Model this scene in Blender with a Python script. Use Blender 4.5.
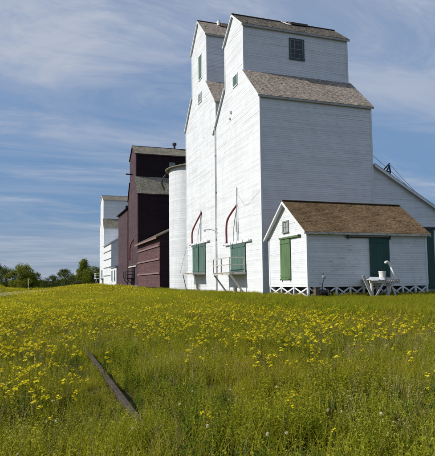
import bpy, math, random
import numpy as np
from mathutils import Vector, Matrix, Quaternion
random.seed(7); rng = np.random.default_rng(7)
for o in list(bpy.data.objects): bpy.data.objects.remove(o)
S = bpy.context.scene
C = S.collection
R = math.radians

# ------------------------------------------------------------------ camera
CAM_H = 1.5; YAW = .3181; PITCH = .0758; ROLL = .0107; FPX = 515.94
fwd = Vector((math.sin(YAW)*math.cos(PITCH), math.cos(YAW)*math.cos(PITCH), math.sin(PITCH)))
rt = Vector((math.cos(YAW), -math.sin(YAW), 0)); up = rt.cross(fwd)
rt2 = rt*math.cos(ROLL) - up*math.sin(ROLL); up2 = rt*math.sin(ROLL) + up*math.cos(ROLL)
cam = bpy.data.objects.new('camera', bpy.data.cameras.new('camera')); C.objects.link(cam)
cam.matrix_world = Matrix(((rt2.x, up2.x, -fwd.x, 0), (rt2.y, up2.y, -fwd.y, 0), (rt2.z, up2.z, -fwd.z, CAM_H), (0, 0, 0, 1)))
cam.data.sensor_fit = 'HORIZONTAL'; cam.data.sensor_width = 36; cam.data.lens = FPX/435*36
cam.data.shift_x = (217.5-207.86)/435; cam.data.shift_y = (242.97-228)/435
cam.data.clip_start = .05; cam.data.clip_end = 9000
S.camera = cam

# ------------------------------------------------------------------ sky, sun, exposure
SUN_EL = R(37); SUN_AZ = math.atan2(-math.cos(R(6.4)), math.sin(R(6.4)))     # from +Y, clockwise
to_sun = Vector((math.sin(SUN_AZ)*math.cos(SUN_EL), math.cos(SUN_AZ)*math.cos(SUN_EL), math.sin(SUN_EL)))
SKY = .15
VEIL_AT = (3.1, 1.7, 0); WISP_AT = (.4, 5.2, 0)
W = bpy.data.worlds.new('World'); S.world = W; W.use_nodes = True
nt = W.node_tree; nt.nodes.clear(); N = nt.nodes.new; L = nt.links.new
out = N('ShaderNodeOutputWorld'); bg = N('ShaderNodeBackground'); bg.inputs['Strength'].default_value = SKY
sky = N('ShaderNodeTexSky'); sky.sky_type = 'NISHITA'; sky.sun_disc = False
sky.sun_elevation = SUN_EL; sky.sun_rotation = SUN_AZ
sky.altitude = 500; sky.air_density = 1.0; sky.dust_density = .3; sky.ozone_density = 3.5
tc = N('ShaderNodeTexCoord'); sep = N('ShaderNodeSeparateXYZ'); L(tc.outputs['Generated'], sep.inputs[0])
def wm(op, a, b=None, clamp=False):
    n = N('ShaderNodeMath'); n.operation = op; n.use_clamp = clamp
    for i, v in enumerate((a, b)):
        if v is None: continue
        if isinstance(v, (int, float)): n.inputs[i].default_value = v
        else: L(v, n.inputs[i])
    return n.outputs[0]
zc = wm('ADD', wm('MAXIMUM', sep.outputs['Z'], 0.0), .13)
comb = N('ShaderNodeCombineXYZ')
L(wm('DIVIDE', sep.outputs['X'], zc), comb.inputs[0]); L(wm('DIVIDE', sep.outputs['Y'], zc), comb.inputs[1])
def cloud(scale_vec, rot, loc, detail, rough, lo, hi, dist=.6):
    mp = N('ShaderNodeMapping'); L(comb.outputs[0], mp.inputs[0])
    mp.inputs['Rotation'].default_value = (0, 0, rot); mp.inputs['Scale'].default_value = scale_vec; mp.inputs['Location'].default_value = loc
    ns = N('ShaderNodeTexNoise'); L(mp.outputs[0], ns.inputs['Vector'])
    ns.inputs['Scale'].default_value = 1; ns.inputs['Detail'].default_value = detail; ns.inputs['Roughness'].default_value = rough; ns.inputs['Distortion'].default_value = dist
    mr = N('ShaderNodeMapRange'); mr.interpolation_type = 'SMOOTHSTEP'
    mr.inputs['From Min'].default_value = lo; mr.inputs['From Max'].default_value = hi; L(ns.outputs['Fac'], mr.inputs['Value'])
    return mr.outputs['Result']
def zramp(z0, z1, a, b):
    q = N('ShaderNodeMapRange'); q.interpolation_type = 'SMOOTHSTEP'
    for k_, v in (('From Min', z0), ('From Max', z1), ('To Min', a), ('To Max', b)): q.inputs[k_].default_value = v
    L(sep.outputs['Z'], q.inputs['Value']); return q.outputs[0]
def rgbmix(f, a, b):
    q = N('ShaderNodeMix'); q.data_type = 'RGBA'; L(f, q.inputs[0]); L(a, q.inputs[6]); q.inputs[7].default_value = (*[v/SKY for v in b], 1); return q.outputs[2]
veil = cloud((.20, .62, 1), R(8), VEIL_AT, 4, .60, .40, .60, .7)
fine = cloud((1.1, 2.6, 1), R(20), (7.3, 2.2, 0), 6, .68, .34, .66, .9)
wisp = cloud((.75, 1.75, 1), R(-14), WISP_AT, 6, .64, .46, .74, 1.3)
sheet = wm('MULTIPLY', wm('ADD', wm('MULTIPLY', veil, .75), zramp(.16, .50, 0, .38), True), wm('ADD', wm('MULTIPLY', fine, .75), .36))
mask = wm('MULTIPLY', wm('ADD', sheet, wm('MULTIPLY', wm('MULTIPLY', wisp, .55), zramp(.03, .16, .15, 1)), True), .92)
base = rgbmix(zramp(.02, .6, .88, .35), sky.outputs[0], (.135, .243, .425))
base = rgbmix(zramp(-.02, .15, .95, 0), base, (.27, .345, .44))        # haze over the far fields
L(rgbmix(mask, base, (.475, .52, .62)), bg.inputs['Color']); L(bg.outputs[0], out.inputs['Surface'])
sl = bpy.data.lights.new('sun', 'SUN'); sl.energy = 4.8; sl.angle = R(.53); sl.color = (1, .95, .845)
so = bpy.data.objects.new('sun', sl); C.objects.link(so); so.rotation_euler = to_sun.to_track_quat('Z', 'Y').to_euler(); so.location = (-60, 20, 80)
S.view_settings.view_transform = 'Standard'; S.view_settings.look = 'None'; S.view_settings.gamma = 1
S.view_settings.use_curve_mapping = False; S.view_settings.exposure = 0.0
S.render.engine = 'CYCLES'
S.cycles.max_bounces = 6; S.cycles.diffuse_bounces = 3; S.cycles.transmission_bounces = 4; S.cycles.transparent_max_bounces = 4; S.cycles.caustics_reflective = False; S.cycles.caustics_refractive = False

# ------------------------------------------------------------------ materials
def mat_base(name):
    m = bpy.data.materials.new(name); m.use_nodes = True
    t = m.node_tree; t.nodes.clear()
    o = t.nodes.new('ShaderNodeOutputMaterial'); b = t.nodes.new('ShaderNodeBsdfPrincipled')
    t.links.new(b.outputs[0], o.inputs['Surface'])
    return m, t, b, o
def noise(t, scale, detail=4, rough=.55, vec=None, coord='Object', sv=None):
    c = t.nodes.new('ShaderNodeTexCoord'); n = t.nodes.new('ShaderNodeTexNoise')
    src = vec or c.outputs[coord]
    if sv:
        mp = t.nodes.new('ShaderNodeMapping'); mp.inputs['Scale'].default_value = sv; t.links.new(src, mp.inputs[0]); src = mp.outputs[0]
    t.links.new(src, n.inputs['Vector'])
    n.inputs['Scale'].default_value = scale; n.inputs['Detail'].default_value = detail; n.inputs['Roughness'].default_value = rough
    return n.outputs['Fac']
def ramp(t, fac, stops):
    r = t.nodes.new('ShaderNodeValToRGB'); t.links.new(fac, r.inputs[0])
    e = r.color_ramp.elements
    while len(e) < len(stops): e.new(.5)
    for i, (p, c) in enumerate(stops): e[i].position = p; e[i].color = (*c, 1) if len(c) == 3 else c
    return r.outputs[0]
def mixc(t, fac, a, b, mode='MIX'):
    n = t.nodes.new('ShaderNodeMix'); n.data_type = 'RGBA'; n.blend_type = mode
    for i, v in ((0, fac), (6, a), (7, b)):
        if isinstance(v, (int, float)): n.inputs[i].default_value = v
        elif isinstance(v, tuple): n.inputs[i].default_value = (*v, 1)
        else: t.links.new(v, n.inputs[i])
    return n.outputs[2]
def fmath(t, op, a, b, clamp=False):
    n = t.nodes.new('ShaderNodeMath'); n.operation = op; n.use_clamp = clamp
    for i, v in ((0, a), (1, b)):
        if isinstance(v, (int, float)): n.inputs[i].default_value = v
        else: t.links.new(v, n.inputs[i])
    return n.outputs[0]
def island(t):
    g = t.nodes.new('ShaderNodeNewGeometry'); return g.outputs['Random Per Island']
def bump(t, b, h, strength=.3, dist=.01):
    n = t.nodes.new('ShaderNodeBump'); n.inputs['Strength'].default_value = strength; n.inputs['Distance'].default_value = dist
    t.links.new(h, n.inputs['Height']); t.links.new(n.outputs[0], b.inputs['Normal'])
def painted_boards(name, col, wood, var=.12, wear=.5, streak=.35, rough=.62):
    """painted timber: board to board tone, rain streaks, worn spots down to bare wood"""
    m, t, b, o = mat_base(name)
    isl = island(t)
    tone = ramp(t, isl, [(0, tuple(c*(1-var) for c in col)), (.6, col), (1, tuple(min(1, c*(1+var*.25)) for c in col))])
    st = ramp(t, noise(t, 1, 4, .62, sv=(1.3, 1.3, .7)), [(.40, (1, 1, 1)), (.74, (1-streak, 1-streak*.98, 1-streak*.92))])
    c1 = mixc(t, 1.0, tone, st, 'MULTIPLY')
    ch = noise(t, 1, 5, .72, sv=(2.6, 2.6, 7))
    wm_ = ramp(t, ch, [(wear+.14, (0, 0, 0)), (wear+.2, (.8, .8, .8))])
    c2 = mixc(t, wm_, c1, wood)
    t.links.new(c2, b.inputs['Base Color']); b.inputs['Roughness'].default_value = rough
    b.inputs['Specular IOR Level'].default_value = .25
    bump(t, b, noise(t, 1, 2, .6, sv=(9, 9, 60)), .25, .004)
    return m
def plain(name, col, rough=.6, metal=0, var=.15, scale=3, spec=.3):
    m, t, b, o = mat_base(name)
    f = noise(t, scale, 6, .65)
    c = ramp(t, f, [(.3, tuple(x*(1-var) for x in col)), (.7, tuple(min(1, x*(1+var*.6)) for x in col))])
    t.links.new(c, b.inputs['Base Color']); b.inputs['Roughness'].default_value = rough; b.inputs['Metallic'].default_value = metal
    b.inputs['Specular IOR Level'].default_value = spec
    bump(t, b, noise(t, scale*12, 4, .6), .15, .003)
    return m
def shingle_mat(name, stops, patch):
    m, t, b, o = mat_base(name)
    c = ramp(t, island(t), stops)
    p = ramp(t, noise(t, .55, 5, .6), [(.42, (1, 1, 1)), (.72, patch)])
    c = mixc(t, 1.0, c, p, 'MULTIPLY')
    g = ramp(t, noise(t, 1, 5, .7, sv=(40, 40, 40)), [(.3, (.72, .72, .72)), (.7, (1.1, 1.1, 1.1))])
    c = mixc(t, 1.0, c, g, 'MULTIPLY')
    t.links.new(c, b.inputs['Base Color']); b.inputs['Roughness'].default_value = .9; b.inputs['Specular IOR Level'].default_value = .15
    return m
WOODG = (.36, .33, .29)
M = {}
M['white'] = painted_boards('white_painted_boards', (.71, .73, .765), WOODG, .09, .49, .10)
M['white2'] = painted_boards('weathered_white_boards', (.705, .725, .76), WOODG, .11, .46, .12)
M['trim'] = painted_boards('white_trim', (.71, .73, .76), WOODG, .05, .56, .16)
M['trim_grey'] = painted_boards('greyed_fascia', (.42, .42, .42), WOODG, .1, .52, .3)
M['dock_wood'] = painted_boards('worn_white_timber', (.60, .57, .52), (.25, .21, .17), .25, .42, .4)
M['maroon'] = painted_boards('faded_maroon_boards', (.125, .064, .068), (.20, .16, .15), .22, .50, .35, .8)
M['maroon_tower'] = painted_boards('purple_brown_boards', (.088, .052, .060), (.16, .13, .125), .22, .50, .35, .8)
M['maroon_shaded'] = painted_boards('shaded_maroon_boards', (.019, .008, .014), (.04, .03, .03), .25, .60, .3, .85)  # maroon with the shade of the side walls put into its colour
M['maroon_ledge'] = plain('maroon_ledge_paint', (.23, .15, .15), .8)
M['roof_a'] = shingle_mat('grey_brown_shingles', [(0, (.27, .225, .185)), (.35, (.37, .31, .26)), (.7, (.44, .375, .315)), (1, (.52, .46, .40))], (.8, .77, .74))
M['roof_dark'] = shingle_mat('dark_grey_shingles', [(0, (.19, .165, .14)), (.5, (.27, .235, .20)), (1, (.35, .31, .265))], (.7, .7, .66))
M['roof_shed'] = shingle_mat('brown_shingles', [(0, (.155, .10, .055)), (.4, (.19, .125, .066)), (.8, (.22, .148, .082)), (1, (.26, .18, .105))], (.66, .63, .58))
M['roof_c'] = shingle_mat('mossy_grey_shingles', [(0, (.20, .185, .145)), (.5, (.30, .275, .22)), (1, (.38, .35, .29))], (.62, .60, .52))
M['deck'] = plain('roof_deck', (.10, .085, .07), .9)
M['green_door'] = painted_boards('green_painted_boards', (.085, .15, .125), (.22, .24, .22), .22, .49, .3)
M['grass_green_door'] = painted_boards('bright_green_boards', (.115, .195, .09), (.25, .28, .2), .2, .5, .3)
M['dark_green'] = painted_boards('deep_green_boards', (.030, .085, .075), (.08, .1, .09), .18, .62, .3)
M['red'] = plain('red_oxide_pipe', (.20, .045, .05), .7, 0, .45, 6)
M['steel'] = plain('galvanised_steel', (.45, .46, .47), .5, .6, .2, 8)
M['dark_steel'] = plain('dark_iron', (.045, .045, .05), .6, .4, .3, 8)
M['blue_steel'] = plain('blue_black_steel', (.035, .05, .09), .55, .3, .2, 8)
M['rust'] = plain('rusted_rail_steel', (.075, .058, .048), .82, .15, .45, 14, .2)
M['sleeper'] = painted_boards('old_sleeper_timber', (.12, .095, .075), (.2, .17, .14), .3, .5, .4, .9)
M['plastic'] = plain('white_plastic', (.74, .73, .69), .45, 0, .1, 4)
M['glass'] = None
m, t, b, o = mat_base('dark_window_glass'); b.inputs['Base Color'].default_value = (.012, .016, .02, 1); b.inputs['Roughness'].default_value = .12; M['glass'] = m
m, t, b, o = mat_base('painted_sky_window_glass'); b.inputs['Base Color'].default_value = (.33, .34, .33, 1); b.inputs['Roughness'].default_value = .25; M['painted_sky_glass'] = m  # pale base colour stands in for sky reflected in the panes
M['frame_grey'] = plain('grey_green_frame', (.24, .26, .25), .7)
M['frame_dark'] = plain('dark_teal_frame', (.05, .085, .105), .6)
M['orange'] = plain('ochre_painted_metal', (.45, .24, .08), .6)
M['concrete'] = plain('old_concrete', (.34, .32, .29), .9)
m, t, b, o = mat_base('white_bin_staves')
c = ramp(t, island(t), [(0, (.62, .645, .68)), (1, (.70, .725, .765))])
st = ramp(t, noise(t, 1, 6, .65, sv=(1.6, 1.6, .12)), [(.42, (1, 1, 1)), (.75, (.84, .835, .82))])
t.links.new(mixc(t, 1., c, st, 'MULTIPLY'), b.inputs['Base Color']); b.inputs['Roughness'].default_value = .7; M['bin'] = m

def plant_mat(name, cols, trans=.45, patch=None, rough=.65, spec=.10):
    """leaf: random tone per plant, position patches, light passing through the blade"""
    m = bpy.data.materials.new(name); m.use_nodes = True; t = m.node_tree; t.nodes.clear()
    o = t.nodes.new('ShaderNodeOutputMaterial'); b = t.nodes.new('ShaderNodeBsdfPrincipled'); tr = t.nodes.new('ShaderNodeBsdfTranslucent'); mx = t.nodes.new('ShaderNodeMixShader')
    oi = t.nodes.new('ShaderNodeObjectInfo')
    f = fmath(t, 'ADD', fmath(t, 'MULTIPLY', oi.outputs['Random'], .5), fmath(t, 'MULTIPLY', island(t), .5))
    c = ramp(t, f, [(i/(len(cols)-1), k) for i, k in enumerate(cols)])
    if patch:
        g = t.nodes.new('ShaderNodeNewGeometry')
        pn = noise(t, .42, 2, .55, vec=g.outputs['Position'])
        c = mixc(t, ramp(t, pn, [(.42, (0, 0, 0)), (.62, (.75, .75, .75))]), c, patch)
    t.links.new(c, b.inputs['Base Color']); b.inputs['Roughness'].default_value = rough; b.inputs['Specular IOR Level'].default_value = spec
    tcol = mixc(t, 1., c, (1.15, 1.1, .55), 'MULTIPLY')
    t.links.new(tcol, tr.inputs[0]); mx.inputs[0].default_value = trans
    t.links.new(b.outputs[0], mx.inputs[1]); t.links.new(tr.outputs[0], mx.inputs[2]); t.links.new(mx.outputs[0], o.inputs['Surface'])
    return m
M['grass'] = plant_mat('meadow_grass_blades', [(.12, .15, .010), (.27, .29, .02), (.39, .37, .04), (.50, .44, .11)], .5, (.36, .32, .04))
M['lawn'] = plant_mat('short_grass_blades', [(.155, .21, .010), (.26, .29, .016), (.35, .335, .03)], .5, (.31, .28, .03))
M['weed'] = plant_mat('leafy_weed_leaves', [(.07, .12, .010), (.235, .28, .016), (.38, .39, .03), (.54, .50, .07)], .45, (.34, .32, .022))
M['weed_dark'] = plant_mat('dark_broad_leaves', [(.045, .08, .008), (.08, .13, .012), (.14, .18, .018)], .4)
M['dry'] = plant_mat('dry_seed_stems', [(.22, .15, .075), (.29, .22, .11), (.35, .29, .17)], .25)
M['bud'] = plant_mat('pale_buds', [(.30, .30, .08), (.48, .44, .16), (.58, .54, .30)], .3)
M['stem'] = plant_mat('green_flower_stems', [(.08, .11, .02), (.12, .14, .03)], .3)
M['yellow'] = plant_mat('yellow_petals', [(.62, .51, .008), (.74, .63, .02), (.82, .73, .06)], .3)
M['puff'] = plant_mat('white_seed_heads', [(.66, .63, .56), (.8, .78, .72)], .3)
M['tree_leaf'] = plant_mat('tree_leaves', [(.10, .135, .014), (.17, .20, .02), (.25, .25, .035)], .3)
M['tree_leaf2'] = plant_mat('darker_tree_leaves', [(.055, .08, .016), (.085, .115, .022), (.125, .145, .03)], .25)
M['bark'] = plain('tree_bark', (.09, .07, .055), .95, 0, .3, 6)

m, t, b, o = mat_base('meadow_soil')
n1 = noise(t, .35, 6, .6); n2 = noise(t, 7, 6, .7)
c = ramp(t, n1, [(.35, (.050, .055, .014)), (.6, (.085, .08, .022))]); c = mixc(t, ramp(t, n2, [(.4, (0, 0, 0)), (.7, (.7, .7, .7))]), c, (.032, .027, .016))
t.links.new(c, b.inputs['Base Color']); b.inputs['Roughness'].default_value = .95; b.inputs['Specular IOR Level'].default_value = .05; bump(t, b, n2, .6, .03); M['soil'] = m
m, t, b, o = mat_base('mown_trail')
n1 = noise(t, .8, 6, .65)
t.links.new(ramp(t, n1, [(.35, (.12, .13, .035)), (.65, (.18, .175, .06))]), b.inputs['Base Color']); b.inputs['Roughness'].default_value = .95; M['trail'] = m

# ------------------------------------------------------------------ mesh helpers
class MB:
    def __init__(s): s.v = []; s.f = []
    def add(s, vs, fs):
        k = len(s.v); s.v.extend([tuple(x) for x in vs]); s.f.extend([tuple(i+k for i in q) for q in fs]); return s
    def box(s, x0, x1, y0, y1, z0, z1):
        return s.add([(x, y, z) for z in (z0, z1) for y in (y0, y1) for x in (x0, x1)],
                     [(0, 2, 3, 1), (4, 5, 7, 6), (0, 1, 5, 4), (2, 6, 7, 3), (0, 4, 6, 2), (1, 3, 7, 5)])
    def bar(s, p, q, w, h, upv=(0, 0, 1)):
        p = Vector(p); q = Vector(q); d = (q-p).normalized(); a = d.cross(Vector(upv))
        if a.length < 1e-3: a = d.cross(Vector((0, 1, 0)))
        a.normalize(); c = a.cross(d)
        vs = [e + a*(i*w/2) + c*(j*h/2) for e in (p, q) for j in (-1, 1) for i in (-1, 1)]
        return s.add(vs, [(0, 1, 3, 2), (4, 6, 7, 5), (0, 4, 5, 1), (2, 3, 7, 6), (0, 2, 6, 4), (1, 5, 7, 3)])
    def tube(s, pts, r, n=8, cap=True):
        pts = [Vector(p) for p in pts]; rs = r if isinstance(r, (list, tuple)) else [r]*len(pts)
        k = len(s.v); ref = None
        for i, p in enumerate(pts):
            d = (pts[min(i+1, len(pts)-1)] - pts[max(i-1, 0)]).normalized()
            if ref is None: ref = d.orthogonal().normalized()
            a = (ref - d*ref.dot(d)).normalized(); c = d.cross(a); ref = a
            for j in range(n):
                th = 2*math.pi*j/n; s.v.append(tuple(p + (a*math.cos(th)+c*math.sin(th))*rs[i]))
        for i in range(len(pts)-1):
            for j in range(n):
                s.f.append((k+i*n+j, k+i*n+(j+1) % n, k+(i+1)*n+(j+1) % n, k+(i+1)*n+j))
        if cap:
            s.f.append(tuple(k+j for j in reversed(range(n)))); s.f.append(tuple(k+(len(pts)-1)*n+j for j in range(n)))
        return s
    def prism(s, poly, d):
        """polygon (list of 3D points) pushed along vector d"""
        n = len(poly); d = Vector(d); vs = [Vector(p) for p in poly] + [Vector(p)+d for p in poly]
        return s.add(vs, [tuple(range(n)), tuple(reversed(range(n, 2*n)))] + [(i, i+n, (i+1) % n+n, (i+1) % n) for i in range(n)])
    def build(s, name, mat, parent=None, origin=None, smooth=False, kind=None, label=None):
        if origin is None: origin = ORG.get(parent.name, Vector((0, 0, 0))) if parent else Vector((0, 0, 0))
        me = bpy.data.meshes.new(name)
        me.from_pydata([(x-origin[0], y-origin[1], z-origin[2]) for x, y, z in s.v], [], s.f)
        me.materials.append(mat); me.validate()
        import bmesh
        bm = bmesh.new(); bm.from_mesh(me); bmesh.ops.recalc_face_normals(bm, faces=bm.faces); bm.to_mesh(me); bm.free()
        if smooth: me.shade_smooth()
        o = bpy.data.objects.new(name, me); C.objects.link(o)
        if parent: o.parent = parent
        else: o.location = origin
        ORG[o.name] = Vector(origin)
        if kind: o['kind'] = kind
        if label: o['label'] = label
        return o
ORG = {}
def tag(o, label, cat, group=None):
    o['label'] = label; o['category'] = cat
    if group: o['group'] = group
    return o
def thing(name, loc, label, cat, group=None):
    o = bpy.data.objects.new(name, None); C.objects.link(o); o.location = loc; o.empty_display_size = .3
    ORG[o.name] = Vector(loc); return tag(o, label, cat, group)

# ------------------------------------------------------------------ the ground
def sst(x, a, b):
    t = np.clip((np.asarray(x, float)-a)/(b-a), 0, 1); return t*t*(3-2*t)
_h = np.random.default_rng(3).random((64, 64))
def vnoise(x, y):
    x = np.asarray(x, float); y = np.asarray(y, float); xi = np.floor(x).astype(int); yi = np.floor(y).astype(int)
    fx = x-xi; fy = y-yi; fx = fx*fx*(3-2*fx); fy = fy*fy*(3-2*fy)
    g = lambda i, j: _h[i % 64, j % 64]
    return (g(xi, yi)*(1-fx)+g(xi+1, yi)*fx)*(1-fy)+(g(xi, yi+1)*(1-fx)+g(xi+1, yi+1)*fx)*fy
def gh(x, y):
    x = np.asarray(x, float); y = np.asarray(y, float)
    z = .46*sst(x, 3, 13.5) + .42*sst(y, 40, 115)*sst(x, 0, 12)
    z = z - .12*np.exp(-((x-8.6)/1.4)**2)*sst(y, 4, 10)*(1-sst(y, 30, 60))
    z = z + 1.9*np.exp(-((x+10.5)/3.6)**2-((y-116)/20)**2)
    z = z + .05*(vnoise(x*.9, y*.9)-.5)*(1-sst(x, 13, 15)) + .2*(vnoise(x*.08+9, y*.08)-.5)*sst(np.hypot(x, y), 30, 90)*(1-sst(x, 9, 14))
    return z
def axis(fine0, fine1, step, lo, hi, g):
    a = list(np.arange(fine0, fine1+1e-6, step)); s = step; v = fine1
    while v < hi: s *= g; v += s; a.append(min(v, hi))
    s = step; v = fine0; b = []
    while v > lo: s *= g; v -= s; b.append(max(v, lo))
    return np.array(b[::-1]+a)
gx = axis(-6, 16, .4, -4500, 4500, 1.22); gy = axis(-1, 40, .5, -1500, 6000, 1.2)
GX, GY = np.meshgrid(gx, gy); GZ = gh(GX, GY)
nx, ny = len(gx), len(gy)
gm = MB(); gm.v = [tuple(p) for p in np.stack([GX.ravel(), GY.ravel(), GZ.ravel()], 1).tolist()]
gm.f = [(j*nx+i, j*nx+i+1, (j+1)*nx+i+1, (j+1)*nx+i) for j in range(ny-1) for i in range(nx-1)]
g = gm.build('ground', M['soil'], smooth=True); g['kind'] = 'structure'
tm = MB(); pa = []
for i in range(61):
    yy = 60+i*1.4; xx = -6.3+(yy-70)*.125
    for k in range(7):
        px = xx-2.1+k*.7; pa.append((px, yy, float(gh(px, yy))+.03))
tm.v = pa; tm.f = [(i*7+k, i*7+k+1, (i+1)*7+k+1, (i+1)*7+k) for i in range(60) for k in range(6)]
p_ = tm.build('path', M['trail'], smooth=True); p_['kind'] = 'structure'

# ------------------------------------------------------------------ building helpers
class Wall:
    """a wall plane: u along it, z up, d outwards"""
    def __init__(s, o, u, n): s.o = Vector(o); s.u = Vector(u); s.n = Vector(n)
    def p(s, u, z, d=0): return s.o + s.u*u + Vector((0, 0, z)) + s.n*d
def wbox(mb, w, u0, u1, z0, z1, d0, d1):
    return mb.add([w.p(u, z, d) for d in (d0, d1) for z in (z0, z1) for u in (u0, u1)],
                  [(0, 2, 3, 1), (4, 5, 7, 6), (0, 1, 5, 4), (2, 6, 7, 3), (0, 4, 6, 2), (1, 3, 7, 5)])
def wbar(mb, w, a, b, wd, d0, d1):
    """flat board from a to b (u, z) of width wd lying on the wall"""
    (ua, za), (ub, zb) = a, b; l = math.hypot(ub-ua, zb-za); nu, nz = -(zb-za)/l*wd/2, (ub-ua)/l*wd/2
    poly = [(ua+nu, za+nz), (ub+nu, zb+nz), (ub-nu, zb-nz), (ua-nu, za-nz)]
    return mb.prism([w.p(u, z, d0) for u, z in poly], w.n*(d1-d0))
def siding(mb, w, rngf, z0, z1, e, d0=.004, lip=.014, seg=4.2, r=None):
    r = r or random.Random(len(mb.v)+int(z1*10))
    z = z0
    while z < z1-1e-4:
        zt = min(z+e, z1)
        a0, a1 = rngf(z+1e-4); b0, b1 = rngf(zt-1e-4)
        if a1-a0 > .03:
            cuts = [0.]
            L_ = a1-a0; c = r.uniform(.3, 1)*seg
            while c < L_-.5: cuts.append(c/L_); c += seg*r.uniform(.7, 1.2)
            cuts.append(1.)
            for i in range(len(cuts)-1):
                t0 = cuts[i]+(.0022/L_ if i else 0); t1 = cuts[i+1]-(.0022/L_ if i < len(cuts)-2 else 0)
                j = r.gauss(0, .0022); k = max(.003, lip+r.gauss(0, .002))+(r.uniform(.008, .016) if r.random() < .05 else 0)
                lo = (a0+L_*t0, a0+L_*t1); hi = (b0+(b1-b0)*t0, b0+(b1-b0)*t1)
                vs = [w.p(lo[0], z+j, d0), w.p(lo[1], z+j, d0), w.p(lo[1], z+j, d0+k), w.p(lo[0], z+j, d0+k), w.p(hi[1], zt+j, d0+.004), w.p(hi[0], zt+j, d0+.004)]
                mb.add(vs, [(0, 1, 2, 3), (3, 2, 4, 5), (0, 3, 5), (1, 4, 2)])
        z = zt
    return mb
def roof_plane(parent, e0, e1, r1, r0, mat, thick=.09, course=.14, wmin=.09, wmax=.2, r=None, deck='roof', under=None):
    """a slab between eave e0-e1 and ridge r0-r1 with overlapping shingles on it"""
    e0, e1, r1, r0 = [Vector(p) for p in (e0, e1, r1, r0)]
    n = (e1-e0).cross(r0-e0).normalized()
    if n.z < 0: n = -n
    mb = MB().prism([e0, e1, r1, r0], -n*thick); slab = mb.build(deck, under or M['trim'], parent)
    r = r or random.Random(int(e0.x*100+e0.y*10)); sh = MB()
    U = (e1-e0); lu = U.length; U.normalize(); V = (r0-e0); lv = V.length; V.normalize()
    k = int(lv/course)
    for i in range(k):
        v0 = i*course - (.03 if i == 0 else 0); v1 = min(v0+course*1.35, lv); u = -.02
        while u < lu+.02:
            wd = r.uniform(wmin, wmax); u1 = min(u+wd-.006, lu+.02)
            if u1-u > .02:
                dv = r.gauss(0, .012); lift = .016+r.random()*.012+(r.uniform(.012, .03) if r.random() < .012 else 0); th = .012
                base = e0+n*.003
                a = [base+U*u+V*(v0+dv)+n*lift, base+U*u1+V*(v0+dv)+n*(lift+r.gauss(0, .003)), base+U*u1+V*v1+n*.004, base+U*u+V*v1+n*.004]
                c = [base+U*u+V*(v0+dv)+n*(lift-th), base+U*u1+V*(v0+dv)+n*(lift-th)]
                sh.add(a+c, [(0, 1, 2, 3), (4, 5, 1, 0), (4, 0, 3), (5, 2, 1)])
            u += wd
    sh.build('shingles', mat, slab, kind='stuff')
    return slab
def plank_door(parent, w, u0, u1, z0, z1, mat, d0=.04, d1=.085, n=6, name='door', brace=True):
    """sliding door of upright planks; returns the door (backing) with a plank child each"""
    mb = MB(); wbox(mb, w, u0+.01, u1-.01, z0+.01, z1-.01, d0, d0+.02); d = mb.build(name, mat, parent)
    st = (u1-u0)/n
    for i in range(n):
        m_ = MB(); wbox(m_, w, u0+i*st+.004, u0+(i+1)*st-.004, z0, z1, d0+.02, d1+random.uniform(-.006, .006)); m_.build('plank', mat, d)
    if brace:
        for zz in (z0+.18, z1-.3):
            m_ = MB(); wbox(m_, w, u0+.02, u1-.02, zz, zz+.13, d1+.008, d1+.028); m_.build('batten', mat, d)
    return d
def window(parent, w, u0, u1, z0, z1, fm, cols, rows, frame=.09, mm=None, sash=None, d0=.03, name='window', glass=None):
    mb = MB(); wbox(mb, w, u0, u1, z0, z1, d0-.02, d0+.005); win = mb.build(name, glass or M['glass'], parent)
    f = MB()
    wbox(f, w, u0-frame, u0, z0-frame, z1+frame, d0-.02, d0+.06); wbox(f, w, u1, u1+frame, z0-frame, z1+frame, d0-.02, d0+.06)
    wbox(f, w, u0, u1, z1, z1+frame, d0-.02, d0+.058); f.build('frame', fm, win)
    m_ = MB(); wbox(m_, w, u0-frame*1.3, u1+frame*1.3, z0-frame*1.001, z0-.001, d0-.02, d0+.10); m_.build('sill', fm, win)
    mm = mm or fm; q = MB(); bw = .035
    for i in range(1, cols): uu = u0+(u1-u0)*i/cols; wbox(q, w, uu-bw/2, uu+bw/2, z0, z1, d0+.006, d0+.03)
    for i in range(1, rows):
        zz = z0+(z1-z0)*i/rows; b2 = bw*(1.8 if sash and i == rows//2 else 1); wbox(q, w, u0, u1, zz-b2/2, zz+b2/2, d0+.007, d0+.034)
    if q.v: q.build('muntins', mm, win)
    if sash:
        q = MB(); s_ = .07
        wbox(q, w, u0, u0+s_, z0, z1, d0+.006, d0+.036); wbox(q, w, u1-s_, u1, z0, z1, d0+.006, d0+.036)
        wbox(q, w, u0+s_, u1-s_, z0, z0+s_, d0+.006, d0+.036); wbox(q, w, u0+s_, u1-s_, z1-s_, z1, d0+.006, d0+.036); q.build('sash', mm, win)
    return win

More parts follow.
